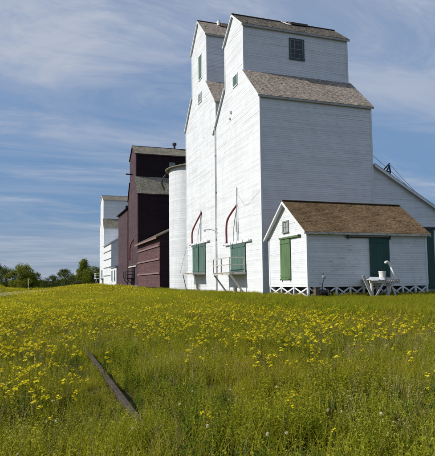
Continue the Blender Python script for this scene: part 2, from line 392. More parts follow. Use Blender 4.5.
def elevator(name, label, x0, y0, w, d, c, zb, ze, zc, zt, zr, front, side, trim, roof_lo, roof_hi, e=.15, ov=.17, group=None):
    """stepped timber elevator: body, two lower roof slopes, cupola with its own gable; gable end faces -X (the track)"""
    x1 = x0+d; y1 = y0+w; ym = y0+w/2; ya = y0+c; yb = y1-c
    T = thing(name, (x0+d/2, ym, zb), label, 'grain elevator', group)
    prof = [(y0, zb), (y1, zb), (y1, ze), (yb, zc), (yb, zt), (ym, zr), (ya, zt), (ya, zc), (y0, ze)]
    prof = [(y, z-(.06 if z > zb+1 else 0)) for y, z in prof]
    wl = MB()
    wl.prism([(x0, y, z) for y, z in [prof[0], prof[1], prof[2], prof[3], prof[7], prof[8]]], (d, 0, 0))
    wall = wl.build('wall', side, T)
    cu = MB().prism([(x0, y, z) for y, z in [prof[7], prof[3], prof[4], prof[5], prof[6]]], (d, 0, 0)).build('cupola', side, T)
    Wg = Wall((x0, y0, 0), (0, 1, 0), (-1, 0, 0))
    def rg(z):
        if z <= ze: return (0, w)
        if z <= zc: k = (z-ze)/(zc-ze)*c; return (k, w-k)
        return (c, w-c)
    def rc(z):
        if z <= zt: return (c, w-c)
        k = c+(z-zt)/(zr-zt)*(w/2-c); return (k, w-k)
    siding(MB(), Wg, rg, zb+.12, zc, e, lip=.006).build('siding', front, wall, kind='stuff')
    siding(MB(), Wg, rc, zc, zr-.05, e, lip=.006).build('siding', front, cu, kind='stuff')
    Ws = Wall((x0, y0, 0), (1, 0, 0), (0, -1, 0)); siding(MB(), Ws, lambda z: (.02, d-.02), zb+.12, ze-.05, e).build('siding', side, wall, kind='stuff')
    Wc = Wall((x0, ya, 0), (1, 0, 0), (0, -1, 0)); siding(MB(), Wc, lambda z: (.02, d-.02), zc-.05, zt-.05, e).build('siding', side, cu, kind='stuff')
    # corner boards
    for yy, z0_, z1_, pr in ((y0, zb+.1, ze-.1, wall), (y1, zb+.1, ze-.1, wall), (ya, zc+.0, zt-.1, cu), (yb, zc+.0, zt-.1, cu)):
        s = -1 if yy < ym else 1
        m_ = MB(); m_.box(x0-.042, x0-.001, yy-(.042 if s < 0 else .12), yy+(.12 if s < 0 else .042), z0_, z1_); m_.build('corner_board', trim, pr)
        if s < 0:
            m_ = MB(); m_.box(x0, x0+.12, yy-.041, yy-.001, z0_, z1_); m_.build('corner_board', trim, pr)
            m_ = MB(); m_.box(x1-.12, x1+.03, yy-.041, yy-.001, z0_, z1_); m_.build('corner_board', trim, pr)
    # roofs
    def slope(ye, zE, yr, zR, mat, ovE, ridge_over=0):
        sl_ = (zR-zE)/(yr-ye); k = math.copysign(ovE, ye-yr)
        return roof_plane(T, (x0-ov, ye+k, zE+k*sl_), (x1+ov, ye+k, zE+k*sl_), (x1+ov, yr, zR), (x0-ov, yr, zR), mat, under=trim)
    s1 = slope(y0, ze, ya-.03, zc, roof_lo, ov); s2 = slope(y1, ze, yb+.03, zc, roof_lo, ov)
    s3 = slope(ya, zt, ym, zr, roof_hi, ov); s4 = slope(yb, zt, ym, zr, roof_hi, ov)
    m_ = MB().bar((x0-ov, ym, zr+.03), (x1+ov, ym, zr+.03), .24, .05); m_.build('ridge_cap', M['deck'], s3)
    # barge boards on the gable and fascias on the eaves
    for (ye, zE, yr, zR, sb) in ((y0, ze, ya, zc, s1), (y1, ze, yb, zc, s2), (ya, zt, ym, zr, s3), (yb, zt, ym, zr, s4)):
        sl_ = (zR-zE)/(yr-ye); k = math.copysign(ov, ye-yr); dz = .17
        p = [(ye+k, zE+k*sl_-.02), (yr, zR-.02), (yr, zR-.02-dz), (ye+k, zE+k*sl_-.02-dz)]
        MB().prism([(x0-ov-.03, y, z) for y, z in p], (.028, 0, 0)).build('barge_board', trim, sb)
        MB().prism([(x1+ov+.002, y, z) for y, z in p], (.028, 0, 0)).build('barge_board', trim, sb)
        yy = ye+k; MB().box(x0-ov, x1+ov, yy-.015, yy+.015, zE+k*sl_-.19, zE+k*sl_-.085).build('fascia', M['trim_grey'] if trim is M['trim'] else trim, sb)
        q = [(ye, zE-.10), (ye+k, zE+k*sl_-.10), (ye+k, zE+k*sl_-.12), (ye, zE-.16)]
        MB().prism([(x0-ov, y, z) for y, z in q], (d+2*ov, 0, 0)).build('soffit', trim, sb)
    MB().box(x0-.05, x1+.05, y0-.05, y1+.05, zb-.9, zb+.14).build('foundation', M['concrete'], T)
    return T, wall, cu, Wg, Ws, Wc, s3

G0 = .46
# ------------------------------------------------------------------ near white elevator
X0 = 16.013; YA = 35.514
A, Aw, Ac, WgA, WsA, WcA, Ar = elevator('grain_elevator', 'tall white grain elevator with dark upper window, right beside the small brown-roofed shed',
    X0, YA, 10.66, 10.04, 3.113, .55, 16.0, 19.10, 23.17, 24.97, M['white'], M['white'], M['trim'], M['roof_a'], M['roof_dark'])
window(Ac, WcA, 20.36-X0, 21.6-X0, 20.62, 22.32, M['frame_dark'], 3, 4, .10, M['frame_grey'], True)
def shutter(parent, w, u0, u1, z0, z1, mat, fm):
    mb = MB(); wbox(mb, w, u0, u1, z0, z1, .03, .06); s = mb.build('shutter', mat, parent)
    f = MB()
    wbox(f, w, u0-.09, u0, z0-.09, z1+.09, .02, .085); wbox(f, w, u1, u1+.09, z0-.09, z1+.09, .02, .085)
    wbox(f, w, u0, u1, z1, z1+.09, .02, .083); wbox(f, w, u0, u1, z0-.09, z0, .02, .083); f.build('frame', fm, s)
    n = 4
    for i in range(n):
        m_ = MB(); wbox(m_, w, u0+(u1-u0)*i/n+.006, u0+(u1-u0)*(i+1)/n-.006, z0+.01, z1-.01, .061, .075); m_.build('plank', mat, s)
    return s
shutter(Aw, WgA, 39.98-YA, 40.95-YA, 18.42, 19.28, M['green_door'], M['trim'])
for (u, z, l) in ((41.6-YA, 16.4, .22), (41.85-YA, 15.9, .14)):
    m_ = MB(); wbox(m_, WgA, u-.09, u+.09, z-l/2, z+l/2, .03, .12); m_.build('bracket', M['steel'], Aw)
def door_track(parent, w, u0, u1, z, name='door_track', mat=None):
    mb = MB(); wbox(mb, w, u0, u1, z, z+.16, .03, .16); o = mb.build(name, mat or M['trim'], parent)
    m_ = MB(); wbox(m_, w, u0+.05, u1-.05, z-.05, z-.002, .07, .12); m_.build('rail', M['steel'], o)
    for u in np.linspace(u0+.2, u1-.2, 5):
        m_ = MB(); wbox(m_, w, u-.035, u+.035, z+.01, z+.24, .161, .18); m_.build('hanger', M['steel'], o)
    for u in (u0, u1):
        m_ = MB(); m_.tube([w.p(u, z+.03, .0), w.p(u, z+.03, .3)], .05, 8); m_.build('end_stop', M['steel'], o)
    return o
door_track(Aw, WgA, 37.5-YA, 43.4-YA, 4.72)
plank_door(Aw, WgA, 38.75-YA, 42.05-YA, 2.2, 4.68, M['green_door'], .05, .10, 8)
def spout(parent, w, pts, r, mat, name='loading_spout'):
    mb = MB(); mb.tube(pts, r, 10); o = mb.build(name, mat, parent, smooth=True)
    for a in (0, len(pts)//2, len(pts)-1):
        p = Vector(pts[a]); q = Vector(pts[a+1]) if a+1 < len(pts) else p+(p-Vector(pts[a-1])); dr = (q-p).normalized()
        m_ = MB(); m_.tube([p-dr*.04, p+dr*.04], r*1.22, 10); m_.build('flange', mat, o)
    return o
def curve(ctrl, n=14):
    P = [Vector(p) for p in ctrl]; P = [P[0]*2-P[1]]+P+[P[-1]*2-P[-2]]; res = []
    for i in range(1, len(P)-2):
        for k in range(n):
            t = k/n; a, b, c_, d_ = P[i-1:i+3]
            res.append(.5*((2*b)+(-a+c_)*t+(2*a-5*b+4*c_-d_)*t*t+(-a+3*b-3*c_+d_)*t**3))
    res.append(P[-2]); return res
spout(Aw, WgA, curve([(15.98, 40.55, 8.0), (15.75, 40.85, 7.6), (15.45, 41.35, 6.9), (15.36, 41.5, 6.2), (15.36, 41.5, 4.85)], 5), .085, M['red'])
MB().tube([(15.9, 40.35, 9.5), (15.9, 40.38, 4.95)], .035, 6).build('hoist_pipe', M['steel'], Aw)
MB().tube([(15.86, 40.38, 6.6), (15.86, 40.38, 5.7)], .08, 8).build('counterweight', M['steel'], Aw)
MB().tube([(15.9, 45.75, 16.2), (15.9, 45.85, .6)], .055, 8).build('conduit', M['steel'], Aw)
for z in (3, 6.5, 10, 13.5): MB().box(15.84, 15.99, 45.7, 45.9, z, z+.06).build('clamp', M['steel'], Aw)
# rope sagging across the white face, and a bent floodlight arm
MB().tube(curve([(15.95, 45.6, 6.2), (15.4, 45.9, 6.45), (14.9, 46.0, 6.4)], 4), .03, 6).build('lamp_arm', M['steel'], Aw)
MB().tube([(14.92, 46.0, 6.46), (14.82, 46.02, 6.28)], [.05, .12], 8).build('lamp_head', M['steel'], Aw)
cw = MB(); cw.tube(curve([(15.95, 40.3, 8.9), (15.95, 38.6, 7.75), (15.95, 37.2, 8.0), (15.95, 35.6, 8.45)], 5), .008, 5); cw.build('cable', M['steel'], Aw)
k_ = (24.97-23.17)/(5.33-3.113); zz_ = lambda y: 24.97-(YA+5.33-y)*k_
MB().prism([(20.6, YA+5.2, zz_(YA+5.2)+.10), (20.95, YA+5.2, zz_(YA+5.2)+.10), (21.35, YA+4.55, zz_(YA+4.55)+.10), (21.0, YA+4.55, zz_(YA+4.55)+.10)], (0, 0, .03)).build('roof_patch', M['plastic'], Ar)
MB().prism([(21.3, YA+5.33, 24.98), (23.2, YA+5.33, 24.98), (23.2, YA+4.95, 24.78), (21.3, YA+4.7, 24.62)], (0, 0, .2)).build('roof_hatch', M['deck'], Ar)

# ------------------------------------------------------------------ second white elevator
XB = 16.5; YB = 47.12
B, Bw, Bc, WgB, WsB, WcB, Br = elevator('grain_elevator', 'taller white grain elevator just behind the nearest one, tall green shutter high on its gable',
    XB, YB, 10.86, 10.2, 2.75, .6, 19.55, 22.5, 27.74, 30.3, M['white2'], M['white2'], M['trim'], M['roof_a'], M['roof_a'])
shutter(Bc, WgB, 51.5-YB, 52.5-YB, 23.5, 26.1, M['green_door'], M['trim'])
shutter(Bw, WgB, 51.75-YB, 52.75-YB, 21.0, 21.95, M['frame_grey'], M['trim'])
MB().box(18.6, 18.8, YB+4.8, YB+5.5, 29.9, 30.5).build('roof_hatch', M['plastic'], Br)
MB().prism([(18.9, YB+5.5, 30.2), (21.2, YB+5.5, 30.2), (21.4, YB+4.7, 29.75), (18.9, YB+4.7, 29.75)], (0, 0, .38)).build('roof_hatch', M['roof_a'], Br)
door_track(Bw, WgB, 49.4-YB, 56.0-YB, 5.62)
plank_door(Bw, WgB, 50.8-YB, 52.9-YB, 2.5, 5.58, M['green_door'], .05, .10, 5)
plank_door(Bw, WgB, 52.96-YB, 55.1-YB, 2.5, 5.56, M['green_door'], .12, .17, 5)
spout(Bw, WgB, curve([(16.45, 52.0, 8.9), (16.2, 52.6, 8.2), (15.95, 53.4, 7.3), (15.85, 53.6, 6.7), (15.85, 53.6, 5.75)], 5), .085, M['red'])
MB().tube([(16.38, 52.2, 9.2), (16.38, 52.2, 5.8)], .03, 6).build('hoist_pipe', M['steel'], Bw)
MB().tube(curve([(16.45, 57.5, 6.0), (15.9, 57.9, 3.6), (15.7, 58.0, 2.6)], 4), .02, 5).build('cable', M['steel'], Bw)

# ------------------------------------------------------------------ driveway shed on the far side of the near elevator
DX = X0+10.06+.04; DY = YA+.12
D = thing('driveway_shed', (DX+6, DY+4.5, .5), 'white sloping-roofed driveway shed joined to the right of the near elevator', 'shed')
def dz(x): return 10.98-(x-DX)*.556
xe = 37.0
wl = MB().prism([(DX, DY, .45), (xe, DY, .45), (xe, DY, dz(xe)), (DX, DY, dz(DX))], (0, 9.2, 0)).build('wall', M['white'], D)
Wd = Wall((DX, DY, 0), (1, 0, 0), (0, -1, 0))
siding(MB(), Wd, lambda z: (.01, min(xe-DX, max(.0, (10.9-z)/.556))), .6, 10.8, .15).build('siding', M['white'], wl, kind='stuff')
MB().box(DX+.0, DX+.12, DY-.045, DY-.001, .6, 10.7).build('corner_board', M['trim'], wl)
roof_plane(D, (xe+.4, DY-.3, dz(xe+.4)+.1), (xe+.4, DY+9.4, dz(xe+.4)+.1), (DX+.02, DY+9.4, dz(DX)+.1), (DX+.02, DY-.3, dz(DX)+.1), M['roof_dark'])
MB().prism([(x, DY-.33, dz(x)+o_) for x, o_ in ((DX+.03, .07), (xe+.4, .07), (xe+.4, -.16), (DX+.03, -.16))], (0, .028, 0)).build('barge_board', M['trim'], D)
u0 = 29.9-DX
plank_door(wl, Wd, u0, 31.95-DX, .7, 5.75, M['dark_green'], .05, .10, 6)
m_ = MB(); wbox(m_, Wd, u0-1.2, 36-DX, 5.78, 5.95, .03, .2); m_.build('door_track', M['dark_steel'], wl)
br = MB()
for a, b_ in (((26.95, 10.42), (27.85, 11.25)), ((27.35, 10.3), (27.78, 11.0)), ((27.72, 10.05), (27.9, 10.55)), ((27.9, 10.5), (27.8, 11.1)), ((27.45, 10.55), (27.9, 10.55))):
    br.bar((a[0], DY+.05, a[1]), (b_[0], DY+.05, b_[1]), .09, .09)
br.build('cable_bracket', M['blue_steel'], D)
m_ = MB(); m_.tube([(32.05, DY+.4, 7.2), (32.05, DY+.4, 7.75), (32.05, DY+.4, 7.78), (32.05, DY+.4, 7.95)], [.16, .16, .3, .24], 10); m_.build('vent', M['orange'], D)
cb = MB(); cb.tube(curve([(26.2, DY-.04, 11.75), (28.5, DY+.0, 10.15), (31.95, DY+.3, 7.85)], 8), .016, 5)
tag(cb.build('cable', M['dark_steel']), 'thin dark cable sloping above the driveway shed roof', 'cable', 'cables over the driveway roof')
cb = MB(); cb.tube(curve([(27.85, DY+.05, 11.2), (29.5, DY+.1, 9.75), (31.95, DY+.35, 7.9)], 8), .014, 5)
tag(cb.build('cable', M['dark_steel']), 'thin dark cable running from the roof bracket to the ochre vent', 'cable', 'cables over the driveway roof')

# ------------------------------------------------------------------ small shed
SX, SY, SW, SD = 16.156, 29.008, 5.6, 9.24
SZ0, SK, SE, SR = .45, 1.24, 4.80, 6.96
SH = thing('storage_shed', (SX+SD/2, SY+SW/2, SZ0), 'small white shed with brown shingle roof on a crisscross skirt in front of the elevator', 'shed')
wl = MB().prism([(SX, SY, SK), (SX, SY+SW, SK), (SX, SY+SW, SE-.05), (SX, SY+SW/2, SR-.06), (SX, SY, SE-.05)], (SD, 0, 0)).build('wall', M['white2'], SH)
Wsg = Wall((SX, SY, 0), (0, 1, 0), (-1, 0, 0)); Wss = Wall((SX, SY, 0), (1, 0, 0), (0, -1, 0))
def rs(z):
    if z <= SE: return (0, SW)
    k = (z-SE)/(SR-SE)*SW/2; return (k, SW-k)
siding(MB(), Wsg, rs, SK+.04, SR-.06, .125, lip=.010).build('siding', M['white'], wl, kind='stuff')
siding(MB(), Wss, lambda z: (.02, SD-.02), SK+.04, SE-.12, .125, lip=.014).build('siding', M['white2'], wl, kind='stuff')
MB().box(SX-.045, SX-.001, SY-.045, SY+.11, SK, SE-.2).build('corner_board', M['trim'], wl)
MB().box(SX, SX+.11, SY-.044, SY-.001, SK, SE-.2).build('corner_board', M['trim'], wl)
MB().box(SX-.045, SX-.001, SY+SW-.11, SY+SW+.045, SK, SE-.2).build('corner_board', M['trim'], wl)
MB().box(SX+SD-.11, SX+SD+.03, SY-.045, SY-.001, SK, SE-.2).build('corner_board', M['trim'], wl)
ov = .3; sl_ = (SR-SE)/(SW/2)
for s in (-1, 1):
    ye = SY-ov if s < 0 else SY+SW+ov; zE = SE-ov*sl_; ym = SY+SW/2
    sb = roof_plane(SH, (SX-ov, ye, zE+.06), (SX+SD+ov*.5, ye, zE+.06), (SX+SD+ov*.5, ym, SR+.06), (SX-ov, ym, SR+.06), M['roof_shed'], .07, .13)
    p = [(ye, zE+.02), (ym, SR+.02), (ym, SR-.15), (ye, zE-.15)]
    MB().prism([(SX-ov-.03, y, z) for y, z in p], (.028, 0, 0)).build('barge_board', M['trim'], sb)
    MB().prism([(SX+SD+ov*.5+.002, y, z) for y, z in p], (.028, 0, 0)).build('barge_board', M['trim'], sb)
    MB().box(SX-ov, SX+SD+ov*.5, ye-.012, ye+.012, zE-.1, zE+.03).build('fascia', M['dock_wood'], sb)
    q = [(ye, zE-.06), (ym, SR-.06), (ym, SR-.08), (ye, zE-.08)]
    MB().prism([(SX-ov, y, z) for y, z in q], (ov-.02, 0, 0)).build('soffit', M['trim'], sb)
MB().bar((SX-ov, SY+SW/2, SR+.1), (SX+SD+ov*.5, SY+SW/2, SR+.1), .26, .05).build('ridge_cap', M['roof_shed'], SH)
window(wl, Wsg, 31.46-SY, 32.16-SY, 4.9, 5.56, M['frame_grey'], 2, 2, .09, glass=M['painted_sky_glass'])
o_ = MB(); wbox(o_, Wsg, 29.75-SY, 32.72-SY, 4.40, 4.52, .03, .15); tk = o_.build('door_track', M['grass_green_door'], wl)
m_ = MB(); m_.tube([Wsg.p(29.78-SY, 4.47, .02), Wsg.p(29.78-SY, 4.47, .22)], .06, 8); m_.build('end_stop', M['dark_steel'], tk)
dr = plank_door(wl, Wsg, 31.18-SY, 32.65-SY, 1.62, 4.38, M['grass_green_door'], .05, .10, 6)
for u in (31.24-SY, 32.5-SY):
    m_ = MB(); wbox(m_, Wsg, u, u+.12, 1.56, 1.68, .11, .15); m_.build('guide', M['dark_steel'], dr)
o_ = MB(); wbox(o_, Wss, 18.96-SX, 22.4-SX, 4.36, 4.52, .03, .17); tk = o_.build('door_track', M['frame_grey'], wl)
m_ = MB(); wbox(m_, Wss, 19.0-SX, 22.36-SX, 4.29, 4.358, .06, .13); m_.build('rail', M['dark_steel'], tk)
for x in (19.05, 22.3):
    m_ = MB(); wbox(m_, Wss, x-.05-SX, x+.05-SX, 4.2, 4.62, .171, .2); m_.build('end_stop', M['dark_steel'], tk)
plank_door(wl, Wss, 20.76-SX, 22.3-SX, 1.72, 4.30, M['dark_green'], .05, .10, 6)
m_ = MB(); wbox(m_, Wss, 22.31-SX, 22.42-SX, 1.7, 4.3, .026, .06); m_.build('jamb', M['trim'], wl)
# skirt: floor beam, posts and crossed braces, dark crawl space behind
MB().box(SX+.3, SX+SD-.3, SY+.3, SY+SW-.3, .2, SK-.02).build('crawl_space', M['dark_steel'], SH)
MB().box(SX-.03, SX+SD+.02, SY-.03, SY+SW+.02, SK-.12, SK-.001).build('floor_beam', M['trim'], SH)
def skirt(w, length, n):
    st = length/n; z0, z1 = .42, SK-.125
    for i in range(n+1):
        m_ = MB(); u = min(max(i*st, .06), length-.06); wbox(m_, w, u-.06, u+.06, z0, z1, -.07, .028); m_.build('skirt_post', M['trim'], SH)
    for i in range(n):
        a, b_ = i*st+.06, (i+1)*st-.06; jj = random.uniform(-.02, .02)
        m_ = MB(); wbar(m_, w, (a, z0+.06), (b_, z1-.05+jj), .10, -.03, -.008); m_.build('skirt_brace', M['trim'], SH)
        m_ = MB(); wbar(m_, w, (a, z1-.05), (b_, z0+.06+jj), .10, -.006, .016); m_.build('skirt_brace', M['trim'], SH)
skirt(Wsg, SW, 3); skirt(Wss, SD, 9)
# loading dock in front of the shed door
DK = thing('loading_dock', (20.7, 28.2, .45), 'worn whitish timber loading dock below the dark green shed door', 'dock')
for i in range(8):
    y = 27.5+i*.185; m_ = MB(); m_.box(19.62+i*.06+random.uniform(-.03, .03), 21.95+random.uniform(-.1, .06), y, y+.17, 1.52, 1.58); m_.build('plank', M['dock_wood'], DK)
MB().box(19.66, 21.9, 27.48, 27.56, 1.32, 1.515).build('beam', M['dock_wood'], DK)
MB().box(20.1, 21.9, 28.75, 28.83, 1.32, 1.515).build('beam', M['dock_wood'], DK)
for k in range(9):
    x = 20.5+k*.15+random.uniform(-.03, .03); m_ = MB(); m_.box(x, x+random.uniform(.04, .08), 27.44, 27.478, random.uniform(1.27, 1.40), 1.50); m_.build('cleat', M['dock_wood'], DK)
for x in (19.9, 21.1):
    MB().box(x-.07, x+.07, 27.58, 27.72, .4, 1.515).build('leg', M['dock_wood'], DK)
MB().bar((20.05, 27.5, .45), (20.65, 27.5, 1.3), .05, .12).build('strut', M['dock_wood'], DK)
MB().bar((21.2, 27.5, 1.3), (21.6, 27.5, .45), .05, .12).build('strut', M['dock_wood'], DK)
for xs in (((19.50, .75), (19.62, 1), (20.22, .95), (20.26, .3), (20.1, .0), (19.7, .0)), ((20.32, .9), (20.58, .85), (20.62, .2), (20.36, .1))):
    MB().prism([(x+.10*t_, 27.34+.22*t_, 1.46+.22*t_) for x, t_ in xs], (.02, -.03, .035)).build('edge_board', M['trim'], DK)
st_ = thing('prop_board', (19.55, 27.4, .45), 'slanted whitish board leaning on the left end of the loading dock', 'board')
MB().bar((19.72, 27.36, .48), (19.12, 27.42, 1.82), .19, .06, (0, 1, 0)).build('board', M['dock_wood'], st_)
bk = thing('bucket', (20.78, 27.75, 1.585), 'white plastic bucket standing on the loading dock', 'bucket')
m_ = MB(); n = 20; prof = [(.0, .0), (.185, .0), (.215, .44), (.23, .44), (.23, .485), (.2, .485), (.175, .02), (0, .02)]
for r_, z in prof:
    for j in range(n): m_.v.append((20.78+r_*math.cos(2*math.pi*j/n), 27.75+r_*math.sin(2*math.pi*j/n), 1.585+z))
for i in range(len(prof)-1):
    for j in range(n): m_.f.append((i*n+j, i*n+(j+1) % n, (i+1)*n+(j+1) % n, (i+1)*n+j))
m_.build('body', M['plastic'], bk)
MB().tube([(20.78+.235*math.cos(a), 27.75-.05-.10*math.sin(a), 1.99-.12*math.sin(a)) for a in np.linspace(0, math.pi, 12)], .008, 5).build('handle', M['steel'], bk)
pe = thing('drain_pipe', (21.75, 27.75, 1.585), 'white drain pipe with hooded elbow leaning beside the dark green door', 'pipe')
MB().tube([(21.85, 27.75, 1.6), (21.5, 27.95, 2.5)], [.04, .06], 10).build('pipe', M['plastic'], pe, smooth=True)
MB().tube(curve([(21.53, 27.93, 2.44), (21.47, 27.96, 2.62), (21.33, 27.95, 2.68), (21.18, 27.93, 2.62)], 5), [.075]*8+[.085]*8, 12).build('elbow', M['plastic'], pe, smooth=True)
# standpipe with knob and an old iron machine at the shed corner
sp = thing('standpipe', (17.0, 28.5, .45), 'thin iron standpipe with pale round gauge at the shed corner', 'standpipe')
MB().tube([(16.85, 28.45, .45), (16.86, 28.45, 1.35), (16.98, 28.45, 1.62)], .035, 8).build('pipe', M['dark_steel'], sp)
m_ = MB(); m_.tube([(16.99, 28.36, 1.74), (16.99, 28.38, 1.74), (16.99, 28.48, 1.74), (16.99, 28.5, 1.74)], [.07, .12, .12, .07], 14); m_.build('gauge', M['steel'], sp)
m_ = MB(); m_.tube([(16.99, 28.43, 1.84), (16.9, 28.43, 2.0)], .02, 6); m_.build('spindle', M['dark_steel'], sp)
im = thing('iron_pump', (16.9, 28.5, .45), 'dark old iron pump half hidden in grass at the shed corner', 'pump')
m_ = MB(); m_.box(16.38, 16.66, 28.45, 28.73, .4, 1.05); m_.box(16.35, 16.69, 28.42, 28.76, 1.05, 1.10); m_.build('housing', M['sleeper'], im)
m_ = MB(); m_.tube([(16.66, 28.5, .78), (17.15, 28.5, .78)], .15, 14); m_.build('barrel', M['dark_steel'], im)
m_ = MB(); m_.tube([(17.16, 28.42, .78), (17.22, 28.42, .78)], .21, 16); m_.build('flywheel', M['dark_steel'], im)
m_ = MB(); m_.tube(curve([(17.22, 28.5, .78), (17.5, 28.5, .8), (17.7, 28.5, .5)], 5), .05, 8); m_.build('hose', M['dark_steel'], im)

# ------------------------------------------------------------------ trackside platforms
def platform(label, x_out, x_wall, y0, y1, z, zg, mat, legs='brace', rail=True, far_rail=True, metal=None, group='trackside loading platforms'):
    T = thing('loading_platform', ((x_out+x_wall)/2, (y0+y1)/2, zg), label, 'platform', group)
    n = max(4, int((y1-y0)/.3)); st = (y1-y0)/n
    for i in range(n): MB().box(x_out, x_wall-.06, y0+i*st+.006, y0+(i+1)*st-.006, z-.05, z+random.uniform(-.004, .004)).build('plank', mat, T)
    for x in (x_out+.05, x_wall-.18): MB().box(x, x+.09, y0, y1, z-.21, z-.052).build('joist', mat, T)
    MB().box(x_out-.03, x_wall-.06, y0-.045, y0-.001, z-.2, z+.0).build('end_board', mat, T)
    for y in (y0+.1, y1-.1):
        if legs == 'brace': MB().bar((x_out+.1, y, z-.21), (x_wall-.04, y, zg-.1), .12, .12).build('brace', mat, T)
        else: MB().bar((x_out+.12, y, z-.2), (x_out+.55, y, zg-.1), .09, .09).build('leg', mat, T)
    if rail:
        for (x, y) in ((x_out+.05, y0+.05), (x_out+.05, (y0+y1)/2), (x_out+.05, y1-.05), (x_wall-.14, y0+.05)):
            MB().box(x-.045, x+.045, y-.045, y+.045, z+.004, z+1.17).build('rail_post', mat, T)
        for h in (.55, 1.13):
            MB().box(x_out+.1, x_wall-.19, y0+.025, y0+.075, z+h, z+h+.09).build('rail', mat, T)
            MB().box(x_out+.024, x_out+.076, y0+.1, (y0+y1)/2-.05, z+h, z+h+.09).build('rail', mat, T)
            MB().box(x_out+.024, x_out+.076, (y0+y1)/2+.05, y1-.1, z+h, z+h+.09).build('rail', mat, T)
    return T
platform('whitish railed loading platform braced under the green door of the nearest elevator', 14.55, X0, 38.75, 42.9, 2.3, .46, M['dock_wood'])
platform('small whitish platform on slanting legs without railing below the double green door', 15.1, XB, 50.9, 55.2, 2.5, .5, M['dock_wood'], 'leg', False)
for (x, y, z1) in ((15.55, 40.1, 1.0), (16.2, 53.0, 1.3)):
    m_ = MB(); m_.box(x-.13, x+.13, y-.13, y+.13, .4, z1); m_.box(x-.16, x+.16, y-.16, y+.16, z1, z1+.05)
    tag(m_.build('concrete_block', M['concrete'], origin=Vector((x, y, .4))), 'short grey block under the railed platform of the nearest elevator' if y < 45 else 'short grey block under the small platform without railing', 'block')

# ------------------------------------------------------------------ round white bin
bx, by, brr, bz0, bz1 = 20.35, 65.2, 4.05, .6, 16.4
BN = thing('grain_bin', (bx, by, bz0), 'round white grain bin with ringed wall standing between the white and maroon elevators', 'grain bin')
nseg = 80; m_ = MB(); z = bz0-.6; k = 0
while z < bz1:
    zt = min(z+.30, bz1); a = brr+random.uniform(-.006, .006); ring = []
    for (r_, zz) in ((a, z+.004), (a, zt-.004)):
        for j in range(nseg): th = 2*math.pi*j/nseg; m_.v.append((bx+r_*math.cos(th), by+r_*math.sin(th), zz))
    for i in range(1):
        for j in range(nseg): m_.f.append((k+i*nseg+j, k+i*nseg+(j+1) % nseg, k+(i+1)*nseg+(j+1) % nseg, k+(i+1)*nseg+j))
    k += 2*nseg; z = zt
m_.build('wall', M['bin'], BN, smooth=True)
MB().tube([(bx, by, bz0-.6), (bx, by, bz1-.03)], brr-.03, nseg).build('lining', M['deck'], BN)
m_ = MB(); kk = 0
for (r_, zz) in ((brr-.05, bz1-.02), (brr+.5, bz1-.12), (brr+.52, bz1-.02), (.25, bz1+1.35), (.25, bz1+1.6), (.02, bz1+1.62)):
    for j in range(nseg): th = 2*math.pi*j/nseg; m_.v.append((bx+r_*math.cos(th), by+r_*math.sin(th), zz))
for i in range(5):
    for j in range(nseg): m_.f.append((i*nseg+j, i*nseg+(j+1) % nseg, (i+1)*nseg+(j+1) % nseg, (i+1)*nseg+j))
m_.build('roof', M['roof_c'], BN)
m_ = MB(); m_.tube(curve([(bx-4.2, by+1.6, 16.0), (bx-4.6, by+2.2, 15.1), (bx-4.0, by+3.2, 14.2)], 4), .12, 8); m_.build('down_spout', M['dark_steel'], BN)

# ------------------------------------------------------------------ maroon elevator and its annexes
Cx = 16.3
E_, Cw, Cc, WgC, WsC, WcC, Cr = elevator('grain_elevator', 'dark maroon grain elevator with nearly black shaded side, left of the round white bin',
    Cx, 88.3, 9.6, 15.5, 1.75, .9, 17.4, 20.4, 24.7, 26.7, M['maroon_tower'], M['maroon_shaded'], M['maroon_tower'], M['roof_c'], M['roof_c'], .2)
m_ = MB(); wbox(m_, WcC, 6.1, 7.2, 21.8, 23.3, .03, .08); m_.build('shutter', M['frame_grey'], Cc)
m_ = MB(); m_.tube([(24.2, 93.1, 26.6), (24.2, 93.1, 27.4), (24.2, 93.1, 27.42), (24.2, 93.1, 27.8)], [.2, .2, .42, .38], 10); m_.build('vent', M['dark_steel'], Cr)
MB().bar((16.4, 93.1, 21.35), (15.0, 93.1, 21.35), .2, .22).build('boom', M['dark_steel'], Cw)
spout(Cw, WgC, curve([(16.28, 92.4, 9.4), (15.9, 92.9, 8.5), (15.75, 93.2, 7.4), (15.75, 93.2, 5.6)], 5), .13, M['red'])
m_ = MB(); wbox(m_, WgC, .6, 8.6, 4.35, 4.55, .03, .2); m_.build('door_track', M['dock_wood'], Cw)
plank_door(Cw, WgC, 2.6, 5.6, 2.2, 4.3, M['maroon_shaded'], .05, .1, 6)
platform('black iron railed platform on the face of the maroon elevator', 14.9, Cx, 91.2, 95.2, 2.4, .85, M['dark_steel'], 'brace')

